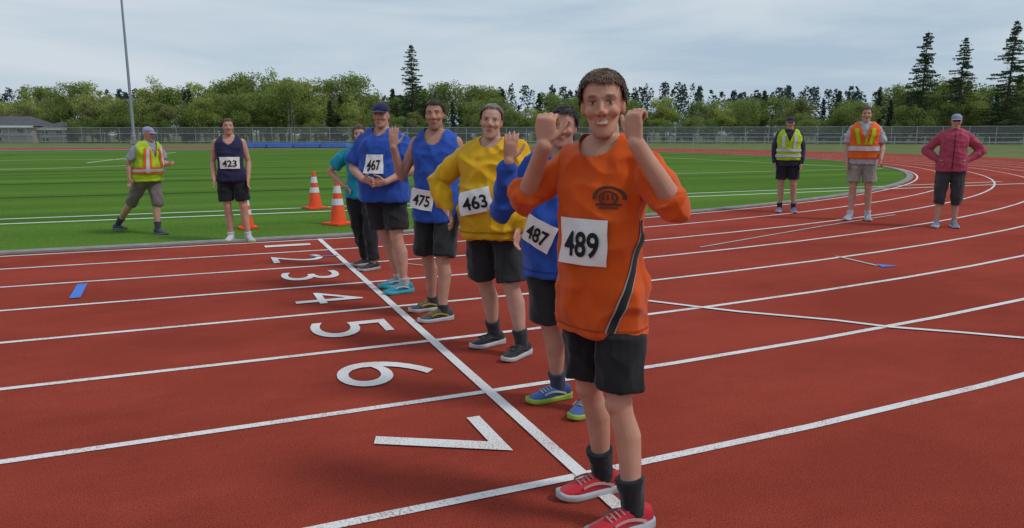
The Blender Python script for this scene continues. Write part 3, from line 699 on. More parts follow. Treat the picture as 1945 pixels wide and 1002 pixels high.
        for p in me.polygons:
            vs = list(p.vertices)
            if all(ok[v] for v in vs):
                idx = []
                for v in vs:
                    if v not in mp_:
                        th = (.005 + .009 * max(0, hl[v][2] / .11) + .007 * noise.noise(Vector(hl[v]) * 34)) * s * (.5 if cap else 1)
                        mp_[v] = len(HV); HV.append(Vector(co[v]) + Vector(nn[v]) * max(.003, th))
                    idx.append(mp_[v])
                HF.append(tuple(idx))
                if not cap:
                    for _ in range(2 if vox < .006 else 1): strands.append((Vector(co[rr.choice(vs)]), Vector(nn[vs[0]])))
        fr = hm @ Vector((0, -1, 0)); up_ = hm @ Vector((0, 0, 1)); sx = hm @ Vector((1, 0, 0))
        for p, nv in strands:
            rel = p - hc
            if rel.dot(up_) < .03 * s and rel.dot(fr) > -.05 * s: continue
            comb = fr * (.9 if rel.dot(up_) > .07 * s else .25) - up_ * (.15 if rel.dot(up_) > .07 * s else .8) + sx * (.5 * rel.dot(sx) / .07) + Vector((rr.gauss(0, .35), rr.gauss(0, .35), rr.gauss(0, .25)))
            tg = (comb - nv * comb.dot(nv)).normalized(); q = p + nv * rr.uniform(.004, .012) * s; sd = tg.cross(nv).normalized() * .0016; ln = rr.uniform(.014, .03) * s
            i = len(HV); HV += [q - sd, q + sd, q + tg * ln * .6 + nv * .004 + sd * .8, q + tg * ln * .6 + nv * .004 - sd * .8, q + tg * ln + nv * rr.uniform(-.002, .006)]; HF += [(i, i + 1, i + 2, i + 3), (i + 3, i + 2, i + 4)]
        if HF: mesh('hair', HV, HF, hm_, root, True)
        if hair_style == 'tail':
            t = Geo(); t.tube([hd((0, .095, .0)), hd((0, .125, -.04)), hd((.01, .12, -.12)), hd((.0, .11, -.19))], [.018 * s, .026 * s, .023 * s, .008 * s]); t.fuse('ponytail', .007, 2, hm_, root)
    # ---------- garments
    bv = {}
    def garment_torso(name, spec, sleeve, zlo, hem, grow, mt, wr=.008):
        t = Geo(); rows = trow(grow, .8, spec.get('top', 1.5))
        hipw = max(r_[1] for r_ in rows if r_[0] < 1.0); hipd = max(r_[2] for r_ in rows if r_[0] < 1.0)
        lf_ = 1 + (fat - 1) * .7
        if zlo < .9: hipw = max(hipw, .088 * hipk + .008 + .098 * lf_ + grow * .3 + .006 - hem); hipd = max(hipd, .1 * lf_ + grow + .012)
        rows = [(z, max(w_, hipw) if z < .95 else w_, max(d_, hipd) if z < .95 else d_, y) for z, w_, d_, y in rows if z >= zlo]
        rows = [(z, w_ + (hem if z < 1.2 else hem * .3), d_ + (hem if z < 1.2 else hem * .3), y) for z, w_, d_, y in rows]
        rows.insert(0, (min(zlo, rows[0][0] - .01), rows[0][1] + .003, rows[0][2] + .003, rows[0][3]))
        t.stack(rows, spine)
        if spec.get('collar'): t.tube([nb - Vector((0, 0, .05)) * s, nb + Vector((0, -.005, .02)) * s], [.082 * s, .069 * s], 18, False)
        for i, (S1, E1, W1) in enumerate(arm_pts):
            if sleeve <= 0: continue
            a = 1 + (fat - 1) * .6
            if sleeve <= 1: t.tube([S1.lerp(E1, -.12), S1.lerp(E1, .2), S1.lerp(E1, sleeve)], [.056 * s * a + grow * .3, .063 * s * a + grow * .5, .066 * s * a + grow * .8], 16, False)
            else:
                t.tube([S1.lerp(E1, -.12), S1.lerp(E1, .3), S1.lerp(E1, .7), E1], [.056 * s * a + grow * .3, .06 * s * a + grow * .5, .056 * s * a + grow * .5, .053 * s * a + grow * .4], 16)
                f = sleeve - 1; t.tube([E1, E1.lerp(W1, .4 * f), E1.lerp(W1, .8 * f), E1.lerp(W1, f)], [.056 * s * a + grow * .4, .054 * s * a + grow * .4, (.043 if f > .5 else .058) * s + grow * .4, (.038 if f > .5 else .062) * s + grow * .2], 16, f > .5)
            t.ball(S1, .055 * s * a + grow * .4)
        o = t.fuse(name, gvox, 3, mt, root); wrinkle(o, wr * 1.5, 8.5, seed + len(name), .4); scoop(o, spec)
        return o
    def scoop(o, spec):
        if not spec.get('scoop'): return
        sw, sd_ = spec['scoop']; bm = bmesh.new(); bm.from_mesh(o.data); q_ = Matrix.Rotation(-twist, 3, 'Z'); dl = []
        for f_ in bm.faces:
            v = f_.calc_center_median() - Vector((nb.x, nb.y, 0)); v = q_ @ v; zz = v.z / s
            if v.y < .06 * s:
                k_ = max(0, (1.5 - zz)) / sd_
                if spec.get('vneck'):
                    if k_ < 1 and abs(v.x) / s < sw * (1 - k_) + .004: dl.append(f_)
                elif (v.x / s / sw) ** 2 + k_ ** 2 < 1: dl.append(f_)
            elif abs(v.x) / s < sw and zz > 1.485: dl.append(f_)
        bmesh.ops.delete(bm, geom=dl, context='FACES'); bm.to_mesh(o.data); bm.free()
    def lower(name, length, mt, grow, waist=1.0):
        t = Geo(); t.stack([(z, w_, d_, y) for z, w_, d_, y in trow(grow, .8, waist)] + [], spine)
        for hj, K, A, td in legs:
            lf = 1 + (fat - 1) * .7
            if length <= 1: pts = [hj.lerp(K, -.08), hj.lerp(K, .3), hj.lerp(K, length * .75), hj.lerp(K, length)]; rd = [.09 * s * lf, .097 * s * lf, .096 * s * lf, .097 * s * lf]
            else:
                e = length - 1; pts = [hj.lerp(K, -.08), hj.lerp(K, .4), hj.lerp(K, .9), K.lerp(A, .3 * e), K.lerp(A, .7 * e), K.lerp(A, e)]; rd = [.1 * s * lf, .097 * s * lf, .08 * s * lf, .077 * s * lf, .068 * s * lf, .066 * s]
            pts = [p + Vector((.008 * (1 if p.x > 0 else -1), 0, 0)) for p in pts]
            t.tube(pts, [r + grow * .3 for r in rd], 18, False)
        o = t.fuse(name, gvox, 3, mt, root); wrinkle(o, .012, 8, seed + 3, .4)
        hz = (outfit.get('shirt', {}).get('hem_z', .84)) * s; co_ = coords(o.data); k_ = np.clip((co_[:, 2] - hz - .005) / .05, 0, 1) * .24
        cz = np.array([[spine(Vector((0, .01, z / s))).x, spine(Vector((0, .01, z / s))).y] for z in co_[:, 2]]); co_[:, :2] = cz + (co_[:, :2] - cz) * (1 - k_)[:, None]; set_coords(o.data, co_)
        return o
    if 'pants' in outfit: L_, c_ = outfit['pants']; lower('trousers' if L_ > 1.5 else 'shorts', L_, cloth(c_), .012)
    shirt = None
    if 'shirt' in outfit:
        q = outfit['shirt']; shirt = garment_torso(q.get('name', 'shirt'), q, q['sleeve'], q.get('hem_z', .84), q.get('loose', .012), q.get('grow', .014), cloth(q['c']), q.get('wr', .008))
    if 'vest' in outfit:
        q = outfit['vest']; vest = garment_torso('safety_vest', q, 0, q.get('hem_z', .9), .022, .034, cloth(q['c'], .6), .006); shirt = vest
    if shirt is not None:
        tree = BVHTree.FromPolygons([v.co[:] for v in shirt.data.vertices], [tuple(p.vertices) for p in shirt.data.polygons])
        ctr = lambda zz: spine(Vector((0, 0, zz / s)))
        def surf(phi, zz):
            a_ = Vector((math.sin(phi), -math.cos(phi), 0)); o = Vector((ctr(zz).x, ctr(zz).y, zz)); h_ = tree.ray_cast(o + a_ * .42, -a_)
            return (h_[0], a_) if h_[0] is not None and (h_[0] - o).length > .05 else (o + a_ * .14, a_)
        def patch_fn(phi0, z0, wd, ht, tilt=0, off=None):
            off = off or (.012 if gvox < .008 else .019)
            rad = (surf(phi0, z0)[0] - Vector((ctr(z0).x, ctr(z0).y, z0))).length; K_ = {}
            for i in (-1, 0, 1):
                for j in (-1, 0, 1):
                    u_, v_ = i * wd / 2, j * ht / 2; uu, vv = u_ * math.cos(tilt) - v_ * math.sin(tilt), u_ * math.sin(tilt) + v_ * math.cos(tilt)
                    p, a_ = surf(phi0 + uu / rad, z0 + vv); K_[i, j] = p + a_ * off
            def B(t): return {-1: t * (t - 1) / 2, 0: 1 - t * t, 1: t * (t + 1) / 2}
            nrm = Vector((math.sin(phi0), -math.cos(phi0), 0))
            def f(u, v, lift=0):
                bu, bw = B(u), B(v); p = Vector((0, 0, 0))
                for i in (-1, 0, 1):
                    for j in (-1, 0, 1): p += K_[i, j] * bu[i] * bw[j]
                return p + nrm * lift
            return f
        def bib(phi0, z0, wd, ht, txt, tilt=0):
            f = patch_fn(phi0, z0, wd, ht, tilt); n_ = 10; V = [f(-1 + 2 * i / n_, -1 + 2 * j / n_, .002 * math.sin(i * 1.3 + j)) for j in range(n_ + 1) for i in range(n_ + 1)]
            bk = [v - (f(0, 0, 1) - f(0, 0)) * .002 for v in V]; m_ = len(V)
            F = [(j * (n_ + 1) + i, j * (n_ + 1) + i + 1, (j + 1) * (n_ + 1) + i + 1, (j + 1) * (n_ + 1) + i) for j in range(n_) for i in range(n_)]
            o = mesh('number_bib', V + bk, F + [tuple(reversed([m_ + q for q in t])) for t in F], M['bibpaper'], root, True)
            cc, FF, (tw, th) = text_mesh(txt, .022)
            bm = bmesh.new(); vs = [bm.verts.new((p[0] / tw * 2 * .74, p[1] / th * 2 * .56 - .1, 0)) for p in cc]
            for t in FF:
                try: bm.faces.new([vs[q] for q in t])
                except ValueError: pass
            bmesh.ops.triangulate(bm, faces=bm.faces[:]); bmesh.ops.subdivide_edges(bm, edges=[e for e in bm.edges if e.calc_length() > .18], cuts=2, use_grid_fill=False); bmesh.ops.triangulate(bm, faces=bm.faces[:])
            for v in bm.verts: v.co = f(v.co.x, v.co.y, .0045)
            me = bpy.data.meshes.new('number_print'); bm.to_mesh(me); bm.free(); link('number_print', me, M['ink'], o)
            for (u, v) in ((-.93, .92), (.93, .92), (-.93, -.92), (.93, -.92)):
                pass
            return o
        for b_ in outfit.get('bibs', []): bib(*b_)
        def band(name, path, width, mt, off=.007, n=None):
            """path: list of (phi, z) in degrees and metres; a ribbon laid on the garment."""
            P = []
            for (a0, z0), (a1, z1) in zip(path[:-1], path[1:]):
                k = max(2, int((abs(a1 - a0) / 6) + abs(z1 - z0) / .03))
                P += [(R(a0 + (a1 - a0) * i / k), (z0 + (z1 - z0) * i / k)) for i in range(k)]
            P.append((R(path[-1][0]), path[-1][1])); V = []; vert = abs(path[-1][1] - path[0][1]) > .2 and abs(path[-1][0] - path[0][0]) < 60
            for ph, zz in P:
                for e_ in (-.5, 0, .5):
                    p, a_ = surf(ph + (e_ * width / .16 if vert else 0), (zz + (0 if vert else e_ * width)) * s); V.append(p + a_ * (off + (.004 if gvox > .008 else 0)))
            F = []
            for i in range(len(P) - 1):
                for j in range(2): F.append((3 * i + j, 3 * i + j + 1, 3 * i + 4 + j, 3 * i + 3 + j))
            return mesh(name, V, F, mt, root, True)
        for b_ in outfit.get('bands', []): band(*b_)
        for e_ in outfit.get('emblems', []):
            phi0, z0, wd, ht, mt = e_; f = patch_fn(phi0, z0, wd, ht, 0, .006); V = []; F = []
            def ribbon(pts, wdt):
                i0 = len(V)
                for i, (u, v) in enumerate(pts):
                    a_, b2 = pts[max(0, i - 1)], pts[min(len(pts) - 1, i + 1)]; dx_, dy_ = b2[0] - a_[0], b2[1] - a_[1]; l_ = math.hypot(dx_, dy_) or 1
                    for q in (-1, 1): V.append(f(u - dy_ / l_ * wdt * q, v + dx_ / l_ * wdt * q, .001))
                for i in range(len(pts) - 1): F.append((i0 + 2 * i, i0 + 2 * i + 1, i0 + 2 * i + 3, i0 + 2 * i + 2))
            ribbon([(math.cos(t) * .9, math.sin(t) * .8 - .1) for t in [R(-10 + 200 * i / 20) for i in range(21)]], .11)
            ribbon([(math.cos(t) * .52, math.sin(t) * .5 - .12) for t in [R(360 * i / 20) for i in range(21)]], .07)
            for q in (-.3, 0, .3): ribbon([(q, -.3), (q * .8, .18)], .06)
            ribbon([(-.75, -.62), (.75, -.62)], .09); ribbon([(-.55, -.88), (.55, -.88)], .06)
            mesh('emblem', V, F, mt, root, True)
    # ---------- socks and shoes
    for i, (hj, K, A, td) in enumerate(legs):
        sd = Vector((-td.y, td.x, 0)); lift = feet[i][3]
        if 'socks' in outfit:
            hS, cS = outfit['socks']; t = Geo(); top = A.lerp(K, hS); t.tube([A + Vector((0, 0, -.03 * s)), A.lerp(K, hS * .5), top], [.043 * s, .042 * s + hS * .02, .043 * s + hS * .05], 16, False); so_ = t.fuse('sock', .006, 2, cloth(cS), root); wrinkle(so_, .002, 30, seed + i, 2)
        cU, cSole, cAcc = outfit['shoes']; base = Vector((A.x, A.y, lift)); SS = s * 1.04
        def ft(l, w_, z): return base + td * l * SS + sd * w_ * SS + Vector((0, 0, z * SS))
        st = [(-.075, .022, .07), (-.068, .031, .085), (-.045, .036, .098), (-.01, .038, .102), (.03, .039, .098), (.06, .041, .083), (.095, .0445, .068), (.13, .046, .057), (.165, .041, .049), (.188, .029, .041), (.198, .014, .034)]
        U = Geo(); rings = []
        for l, w_, h_ in st:
            ring = []
            for k in range(16):
                a_ = math.tau * k / 16; cx_, sz_ = math.cos(a_), math.sin(a_); hh = (h_ - .018) / 2
                ring.append(ft(l, math.copysign(abs(cx_) ** .75, cx_) * w_ * (1 - .22 * max(0, sz_)), .018 + hh + math.copysign(abs(sz_) ** .8, sz_) * hh))
            rings.append(ring)
        U.rings(rings); shoe = U.fuse('shoe', max(.005, vox), 2, cloth(cU, .65, .3), root)
        ol = [(-.083, .02), (-.076, .034), (-.045, .0405), (0, .039), (.05, .041), (.1, .0475), (.14, .0485), (.175, .041), (.198, .026), (.207, .01)]
        outl = [(l, w_) for l, w_ in ol] + [(l, -w_) for l, w_ in reversed(ol)]; V = []
        for zf, gr in ((0.002, .95), (.008, 1.0), (.02, 1.03), (.03, .99)):
            V += [ft(l, w_ * gr, zf + (.012 * max(0, (l - .13) / .07) ** 2) + (.008 if l < -.03 and zf > .015 else 0)) for l, w_ in outl]
        n_ = len(outl); F = [(k * n_ + q, k * n_ + (q + 1) % n_, (k + 1) * n_ + (q + 1) % n_, (k + 1) * n_ + q) for k in range(3) for q in range(n_)] + [tuple(reversed(range(n_))), tuple(range(3 * n_, 4 * n_))]
        mesh('sole', V, F, cloth(cSole, .6, .3), shoe, True)
        if vox <= .006:
            lc = Geo()
            for q in range(5):
                l = .035 + q * .018; h_ = .1 - .34 * (l - .025) + .001; lc.tube([ft(l, -.022, h_ - .012), ft(l + .008, 0, h_ - .001), ft(l + .002, .022, h_ - .012)], [.0032] * 3, 6)
            V = [v for v in lc.V]; mesh('laces', V, lc.F, cloth(cAcc), shoe, True)
            for sgn in (-1, 1):
                V = []
                for q in range(9):
                    u = q / 8; l = -.03 + .14 * u; zc = .045 + .022 * math.sin(u * 2.6); w_ = .042 + .004 * u
                    for e_ in (-.006, .006): V.append(ft(l, sgn * (w_ + .0015) * (1.0 if e_ < 0 else .965), zc + e_))
                mesh('side_stripe', V, [(2 * q, 2 * q + 1, 2 * q + 3, 2 * q + 2) for q in range(8)], cloth(cAcc), shoe, True)
    # ---------- cap, glasses
    if 'cap' in outfit:
        cc = cloth(outfit['cap'], .8); t = Geo(); t.stack([(.042, .078, .102, .004), (.06, .0795, .103, .004), (.085, .075, .096, .006), (.108, .06, .078, .008), (.124, .038, .05, .008), (.13, .012, .016, .008)], hd, 24, 2.1)
        cp = t.fuse('cap', max(.005, vox), 2, cc, root); wrinkle(cp, .002, 14, seed, 1)
        V = []; F = []
        for q in range(13):
            a_ = R(-62 + 124 * q / 12)
            for rr_, dz in ((.092, 0), (.13, -.004), (.168, -.016)):
                V.append(hd((math.sin(a_) * min(.085, rr_ * .62), -math.cos(a_) * rr_ - .005, .05 + dz - 1.2 * (math.sin(a_) * .075) ** 2)))
        for q in range(12):
            for j in range(2): F.append((3 * q + j, 3 * q + j + 1, 3 * q + 4 + j, 3 * q + 3 + j))
        nn_ = len(V); V += [v - Vector((0, 0, .005)) for v in V]; F += [tuple(reversed([nn_ + q for q in t_])) for t_ in F]
        mesh('brim', V, F, cc, cp, True)
    if outfit.get('glasses'):
        V = []; F = []
        fg = Geo()
        for q in (-1, 1):
            fg.ball(hd((q * .031, -.094, .013)), (.021 * s, .004 * s, .014 * s), hm); fg.tube([hd((q * .05, -.09, .016)), hd((q * .077, -.05, .016)), hd((q * .078, .005, .012))], [.0025] * 3, 6)
        fg.tube([hd((-.012, -.1, .017)), hd((.012, -.1, .017))], [.0025] * 2, 6)
        mesh('glasses', fg.V, fg.F, mat('dark_lens', (.012, .012, .014), .15, .6), root, True)
    if outfit.get('lanyard'):
        V = []; F = []; cl_ = cloth(outfit['lanyard'])
        for q in (-1, 1):
            i0 = len(V)
            for (xx, yy, zz) in ((q * .06, .05, 1.49), (q * .085, -.04, 1.46), (q * .07, -.13, 1.36), (q * .035, -.15, 1.2), (0.004 * q, -.155, 1.08)):
                p = spine(Vector((xx, yy, zz))); V += [p + Vector((-.009, -.004, 0)), p + Vector((.009, -.004, 0))]
            F += [(i0 + 2 * k, i0 + 2 * k + 1, i0 + 2 * k + 3, i0 + 2 * k + 2) for k in range(4)]
        mesh('lanyard', V, F, cl_, root)
    tag(root, label, 'person'); return root

HANG = lambda q: ((q * .235, .03, 1.13), (q * .225, -.06, .89), None, .45)
BLUE = (.028, .09, .43); ORANGE = (.70, .10, .012)
K0 = (.018, .019, .022)
# the front runner
person('smiling runner in an orange shirt and red shoes with fists raised beside the face', (1.26, 2.18), R(-60), 1.63,
       [(1.37, 2.325, R(-92), 0), (1.335, 2.045, R(-88), 0)],
       [((-.29, -.09, 1.26), (-.125, -.215, 1.465), (.1, -.04, 1), 1.5), ((.31, -.05, 1.26), (.2, -.16, 1.475), (-.14, -.04, 1), 1.5)],
       dict(shirt=dict(sleeve=1.16, c=ORANGE, hem_z=.765, loose=.008, grow=.016, wr=.011, scoop=(.082, .075)), pants=(.86, K0), socks=(.3, (.02, .021, .024)), shoes=((.55, .015, .03), (.5, .5, .54), (.62, .3, .3)),
            bibs=[(R(-4), 1.045, .165, .155, '489')], emblems=[(R(36), 1.2, .1, .085, cloth((.09, .05, .04)))],
            bands=[('hem_seam', [(-180, .795), (180, .795)], .006, cloth((.42, .055, .008)), .004), ('side_stripe_edging', [(92, 1.2), (70, 1.0), (44, .79)], .042, cloth((.5, .5, .5)), .006), ('side_stripe', [(92, 1.2), (70, 1.0), (44, .79)], .031, cloth((.03, .032, .036)), .008)]),
       seed=3, vox=.0042, gvox=.007, twist=R(2), head=(R(25), R(3), R(-3)), fat=.85, belly=.01, skin=(.53, .29, .205), hair=(.14, .075, .045), smile=1, hs=1.0, hipk=.74)
# the runner behind, in long blue sleeves
person('runner in a long-sleeved blue shirt raising one hand, blue shoes with lime soles', (1.62, 3.2), R(-42), 1.56,
       [(1.665, 3.315, R(-88), 0), (1.745, 3.105, R(-60), 0)],
       [((-.34, -.07, 1.15), (-.25, -.19, 1.43), (.12, -.05, 1), .35), HANG(1)],
       dict(shirt=dict(sleeve=1.92, c=BLUE, hem_z=.8, loose=.03, grow=.012, wr=.012, scoop=(.078, .07)), pants=(.98, (.03, .031, .034)), socks=(.22, (.05, .06, .1)), shoes=((.05, .12, .35), (.33, .5, .06), (.5, .52, .55)), bibs=[(R(-24), .93, .16, .14, '487', R(-24))], bands=[('hem_seam', [(-180, .83), (180, .83)], .007, cloth((.012, .04, .22)), .003)]),
       seed=5, vox=.005, gvox=.009, head=(R(10), 0, R(4)), fat=1.05, belly=.02, skin=(.48, .26, .19), hair=(.03, .024, .02))
# yellow sweatshirt
person('runner in a mustard yellow long-sleeved shirt with one hand on the hip', (1.66, 4.26), R(-38), 1.61,
       [(1.725, 4.405, R(-76), 0), (1.795, 4.1, R(-60), 0)],
       [((-.42, .02, 1.2), (-.285, -.1, 1.0), (.45, -.55, -.6), .5), ((.25, .0, 1.13), (.22, -.12, .9), None, .5)],
       dict(shirt=dict(sleeve=1.9, c=(.72, .4, .012), hem_z=.83, loose=.03, grow=.018, wr=.014, scoop=(.078, .065)), pants=(.95, (.03, .031, .033)), socks=(.25, (.04, .042, .05)), shoes=((.018, .02, .026), (.55, .55, .56), (.05, .05, .06)), bibs=[(R(-14), 1.0, .2, .145, '463', R(14))], bands=[('hem_seam', [(-180, .875), (180, .875)], .008, cloth((.4, .2, .008)), .003)]),
       seed=8, vox=.0055, gvox=.009, head=(R(12), 0, R(5)), fat=1.1, belly=.03, skin=(.52, .31, .235), hair=(.3, .26, .22), hair_style='receding', smile=.4)
# blue singlet
person('runner in a blue sleeveless shirt raising the right hand, dark grey running shoes', (1.62, 5.33), R(-34), 1.68,
       [(1.62, 5.5, R(-86), 0), (1.6, 5.16, R(-84), 0)],
       [((-.29, .0, 1.12), (-.31, -.12, 1.36), (.05, 0, 1), .25), HANG(1)],
       dict(shirt=dict(sleeve=0, c=BLUE, hem_z=.78, loose=.02, grow=.014, scoop=(.085, .12)), pants=(1.0, (.028, .03, .033)), socks=(.1, (.04, .04, .045)), shoes=((.05, .06, .07), (.5, .5, .5), (.45, .3, .05)), bibs=[(R(-30), .92, .17, .15, '475', R(-8))]),
       seed=11, vox=.006, gvox=.01, head=(R(10), 0, R(-3)), fat=.95, skin=(.45, .25, .18), hair=(.025, .018, .014), hair_style='stubble')
# blue cap
person('runner in a navy cap and royal blue T-shirt with hands clasped, turquoise shoes', (1.46, 6.4), R(-30), 1.70,
       [(1.6, 6.5, R(-86), 0), (1.58, 6.24, R(-78), 0)],
       [((-.29, -.02, 1.14), (-.1, -.27, 1.05), (.92, -.3, -.1), .7), ((.29, -.02, 1.14), (.1, -.265, 1.03), (-.92, -.25, -.05), .7)],
       dict(shirt=dict(sleeve=.85, c=BLUE, hem_z=.84, loose=.03, grow=.022, scoop=(.07, .07)), pants=(.8, (.025, .026, .03)), socks=(.12, (.5, .5, .5)), shoes=((.01, .28, .4), (.05, .4, .5), (.6, .6, .6)), cap=(.02, .024, .08), bibs=[(R(-8), 1.15, .15, .16, '467')]),
       seed=14, vox=.006, gvox=.01, twist=R(-6), head=(R(6), 0, 0), fat=1.1, belly=.03, skin=(.5, .28, .2), hair=(.05, .035, .025), hair_style='cap')
# turquoise shirt at the far end
person('person in a turquoise shirt and black trousers with hand on hip behind the blue cap', (1.5, 7.62), R(-25), 1.52,
       [(1.56, 7.76, R(-80), 0), (1.56, 7.46, R(-70), 0)],
       [((-.4, .04, 1.17), (-.19, -.06, 1.0), (.7, -.4, -.5), .6), HANG(1)],
       dict(shirt=dict(sleeve=.7, c=(.01, .3, .42), hem_z=.86, grow=.016, scoop=(.075, .09)), pants=(1.92, (.02, .022, .026)), shoes=((.03, .03, .035), (.4, .4, .4), (.2, .2, .2)), lanyard=(.06, .1, .5)),
       seed=17, vox=.008, gvox=.011, head=(R(8), 0, 0), skin=(.5, .29, .21), hair=(.08, .05, .03), female=True, hair_style='long')
# the walking helper on the turf
LIME = (.42, .6, .015); HIVO = (.82, .13, .012)
person('helper in a lime vest with orange bands walking over the turf in long grey shorts', (-.76, 11.43), R(40), 1.53,
       [(-1.24, 11.9, R(48), .03), (-.68, 11.36, R(46), 0)],
       [((-.25, .12, 1.16), (-.27, .06, .93), None, .5), ((.25, -.08, 1.14), (.16, -.26, 1.12), (-.2, -.9, .2), .7)],
       dict(shirt=dict(sleeve=.75, c=(.3, .32, .36), hem_z=.9, grow=.012), vest=dict(c=LIME, hem_z=.86, scoop=(.09, .26), vneck=True), pants=(1.12, (.2, .165, .15)), socks=(.3, (.06, .06, .08)), shoes=((.05, .055, .08), (.12, .12, .14), (.2, .2, .2)), cap=(.33, .32, .5),
            bands=[('orange_band', [(-180, 1.04), (180, 1.04)], .1, cloth(HIVO, .6), .008), ('reflective_tape', [(-180, 1.04), (180, 1.04)], .045, M['reflect'], .012), ('orange_band', [(-38, 1.4), (-34, .98)], .085, cloth(HIVO, .6), .008), ('reflective_tape', [(-38, 1.4), (-34, 1.0)], .035, M['reflect'], .012), ('orange_band', [(38, 1.4), (34, .98)], .085, cloth(HIVO, .6), .008), ('reflective_tape', [(38, 1.4), (34, 1.0)], .035, M['reflect'], .012), ('orange_band', [(-140, 1.38), (-140, 1.0)], .085, cloth(HIVO, .6), .008)]),
       seed=21, vox=.009, gvox=.011, head=(R(10), R(6), 0), lean=(0, -.09), skin=(.5, .28, .2), hair=(.4, .38, .36), hair_style='cap', knee=(.06, .05), fat=1.08, belly=.03)
person('bare-armed runner in a dark navy singlet and shorts standing at the edge of the turf', (.31, 10.2), R(-8), 1.63,
       [(.26, 10.27, R(-20), 0), (.47, 10.17, R(15), 0)], [HANG(-1), HANG(1)],
       dict(shirt=dict(sleeve=0, c=(.025, .028, .075), hem_z=.86, grow=.013, scoop=(.085, .13)), pants=(.8, (.016, .017, .022)), socks=(.12, (.6, .6, .62)), shoes=((.55, .56, .62), (.5, .62, .2), (.2, .2, .25)), bibs=[(R(0), 1.04, .2, .15, '423')]),
       seed=24, vox=.009, gvox=.011, head=(R(12), 0, 0), skin=(.5, .28, .205), hair=(.09, .06, .04))
# the three at the bend
person('helper in a lime vest over a dark jacket and black shorts beside the infield', (9.73, 10.25), R(-40), 1.74,
       [(9.68, 10.33, R(-50), 0), (9.86, 10.17, R(-35), 0)], [HANG(-1), HANG(1)],
       dict(shirt=dict(sleeve=1.9, c=(.03, .032, .055), hem_z=.84, grow=.018), vest=dict(c=LIME, hem_z=.95, scoop=(.09, .22), vneck=True), pants=(.75, (.022, .022, .034)), socks=(.2, (.03, .03, .04)), shoes=((.1, .14, .28), (.5, .5, .55), (.3, .3, .3)), cap=(.03, .03, .07),
            bands=[('reflective_tape', [(-180, 1.13), (180, 1.13)], .05, M['reflect'], .01), ('reflective_tape', [(-180, 1.03), (180, 1.03)], .05, M['reflect'], .01), ('reflective_tape', [(-36, 1.4), (-30, 1.16)], .045, M['reflect'], .01), ('reflective_tape', [(36, 1.4), (30, 1.16)], .045, M['reflect'], .01)]),
       seed=27, vox=.009, gvox=.011, skin=(.48, .27, .2), hair=(.06, .04, .03), hair_style='cap')
person('tall helper in an orange vest with lime stripes and pale shorts standing on the bend', (9.97, 8.83), R(-46), 1.87,
       [(9.86, 8.9, R(-66), 0), (10.08, 8.74, R(-40), 0)], [HANG(-1), ((.26, .02, 1.14), (.24, -.14, .95), None, .5)],
       dict(shirt=dict(sleeve=.8, c=(.45, .44, .46), hem_z=.86, grow=.016), vest=dict(c=HIVO, hem_z=.95, scoop=(.09, .24), vneck=True), pants=(.8, (.33, .3, .27)), socks=(.15, (.6, .6, .62)), shoes=((.3, .36, .45), (.55, .55, .58), (.3, .3, .3)),
            bands=[('reflective_tape', [(-180, 1.1), (180, 1.1)], .07, M['reflect'], .01), ('lime_stripe', [(-42, 1.4), (-24, 1.16)], .045, cloth(LIME, .6), .01), ('lime_stripe', [(42, 1.4), (24, 1.16)], .045, cloth(LIME, .6), .01), ('lime_stripe', [(8, 1.38), (6, 1.16)], .03, cloth(LIME, .6), .01)]),
       seed=29, vox=.009, gvox=.011, skin=(.5, .28, .21), hair=(.05, .035, .025))
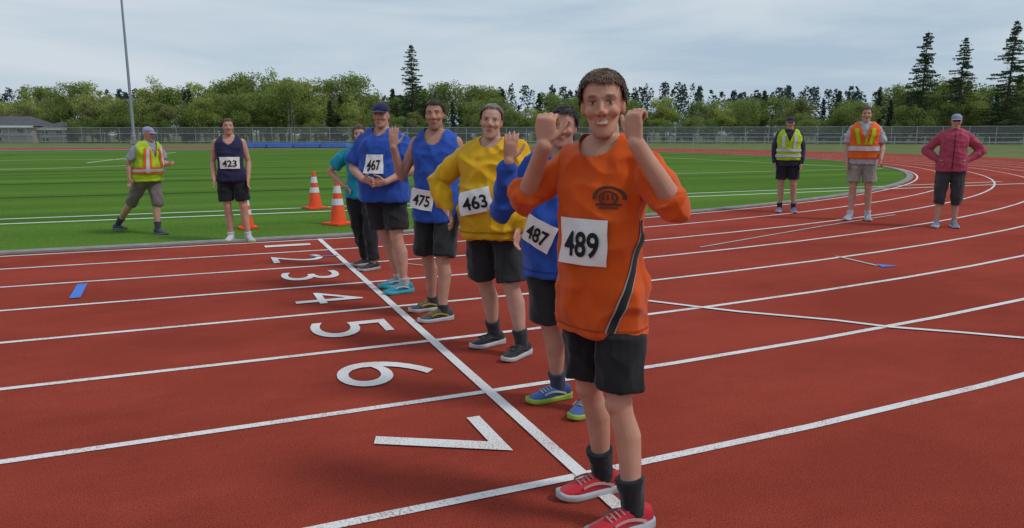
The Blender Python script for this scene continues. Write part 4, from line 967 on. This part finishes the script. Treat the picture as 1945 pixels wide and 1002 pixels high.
person('person in a berry-red jacket and pale cap with hands on hips on the bend', (10.42, 7.6), R(-50), 1.73,
       [(10.3, 7.66, R(-62), 0), (10.52, 7.54, R(-40), 0)], [((-.36, .08, 1.17), (-.19, -.04, 1.02), (.6, -.5, -.5), .6), ((.38, .08, 1.17), (.19, -.04, 1.02), (-.6, -.5, -.5), .6)],
       dict(shirt=dict(name='jacket', sleeve=1.92, c=(.42, .065, .115), hem_z=.86, grow=.024, loose=.02, collar=True), pants=(1.35, (.05, .052, .06)), shoes=((.1, .2, .36), (.55, .55, .58), (.4, .4, .4)), cap=(.3, .3, .46), glasses=True, bands=[('zip', [(0, 1.44), (0, .9)], .012, cloth((.1, .015, .03)), .006)]),
       seed=33, vox=.009, gvox=.011, skin=(.5, .29, .21), hair=(.12, .07, .04), hair_style='tail', female=True)

# ------------------------------------------------------------------ cones
M['cone'] = mat('cone_plastic', (.82, .085, .012), .5, .4, (.7, .07, .012), 5); M['cone_band'] = mat('cone_band', (.6, .6, .63), .4, .5)
def cone(p, h, label, tilt=0):
    root = empty('traffic_cone', p, tilt); n = 24
    def lat(zs, rs):
        V = [(r * math.cos(math.tau * k / n), r * math.sin(math.tau * k / n), z) for z, r in zip(zs, rs) for k in range(n)]
        F = [(i * n + k, i * n + (k + 1) % n, (i + 1) * n + (k + 1) % n, (i + 1) * n + k) for i in range(len(zs) - 1) for k in range(n)]; F.append(tuple((len(zs) - 1) * n + k for k in range(n))); return V, F
    rad = lambda z: .135 * (1 - z) + .03 * z
    V, F = lat([.03 * h, .05 * h, h * .99, h], [rad(0) * h / .7 * 1.08, rad(.03) * h / .7, rad(1) * h / .7, rad(1) * h / .7 * .8]); mesh('body', V, F, M['cone'], root, False)
    b = h * .27; box('base', (0, 0, .02), (2 * b, 2 * b, .04), M['cone'], root, .012)
    for lo, hi in ((.44, .58), (.7, .86)):
        V, F = lat([lo * h, hi * h], [rad(lo) * h / .7 + .004, rad(hi) * h / .7 + .004]); mesh('reflective_band', V, F[:-1], M['cone_band'], root, True)
    tag(root, label, 'cone'); return root
cone(gpt(599, 396), .71, 'orange traffic cone with two pale bands standing farther out on the turf', .3)
cone(gpt(643, 426), .71, 'orange traffic cone with two pale bands on the turf near the kerb', .6)
cone(gpt(471, 434), .5, 'shorter orange cone half hidden behind the runner in the navy singlet', .2)
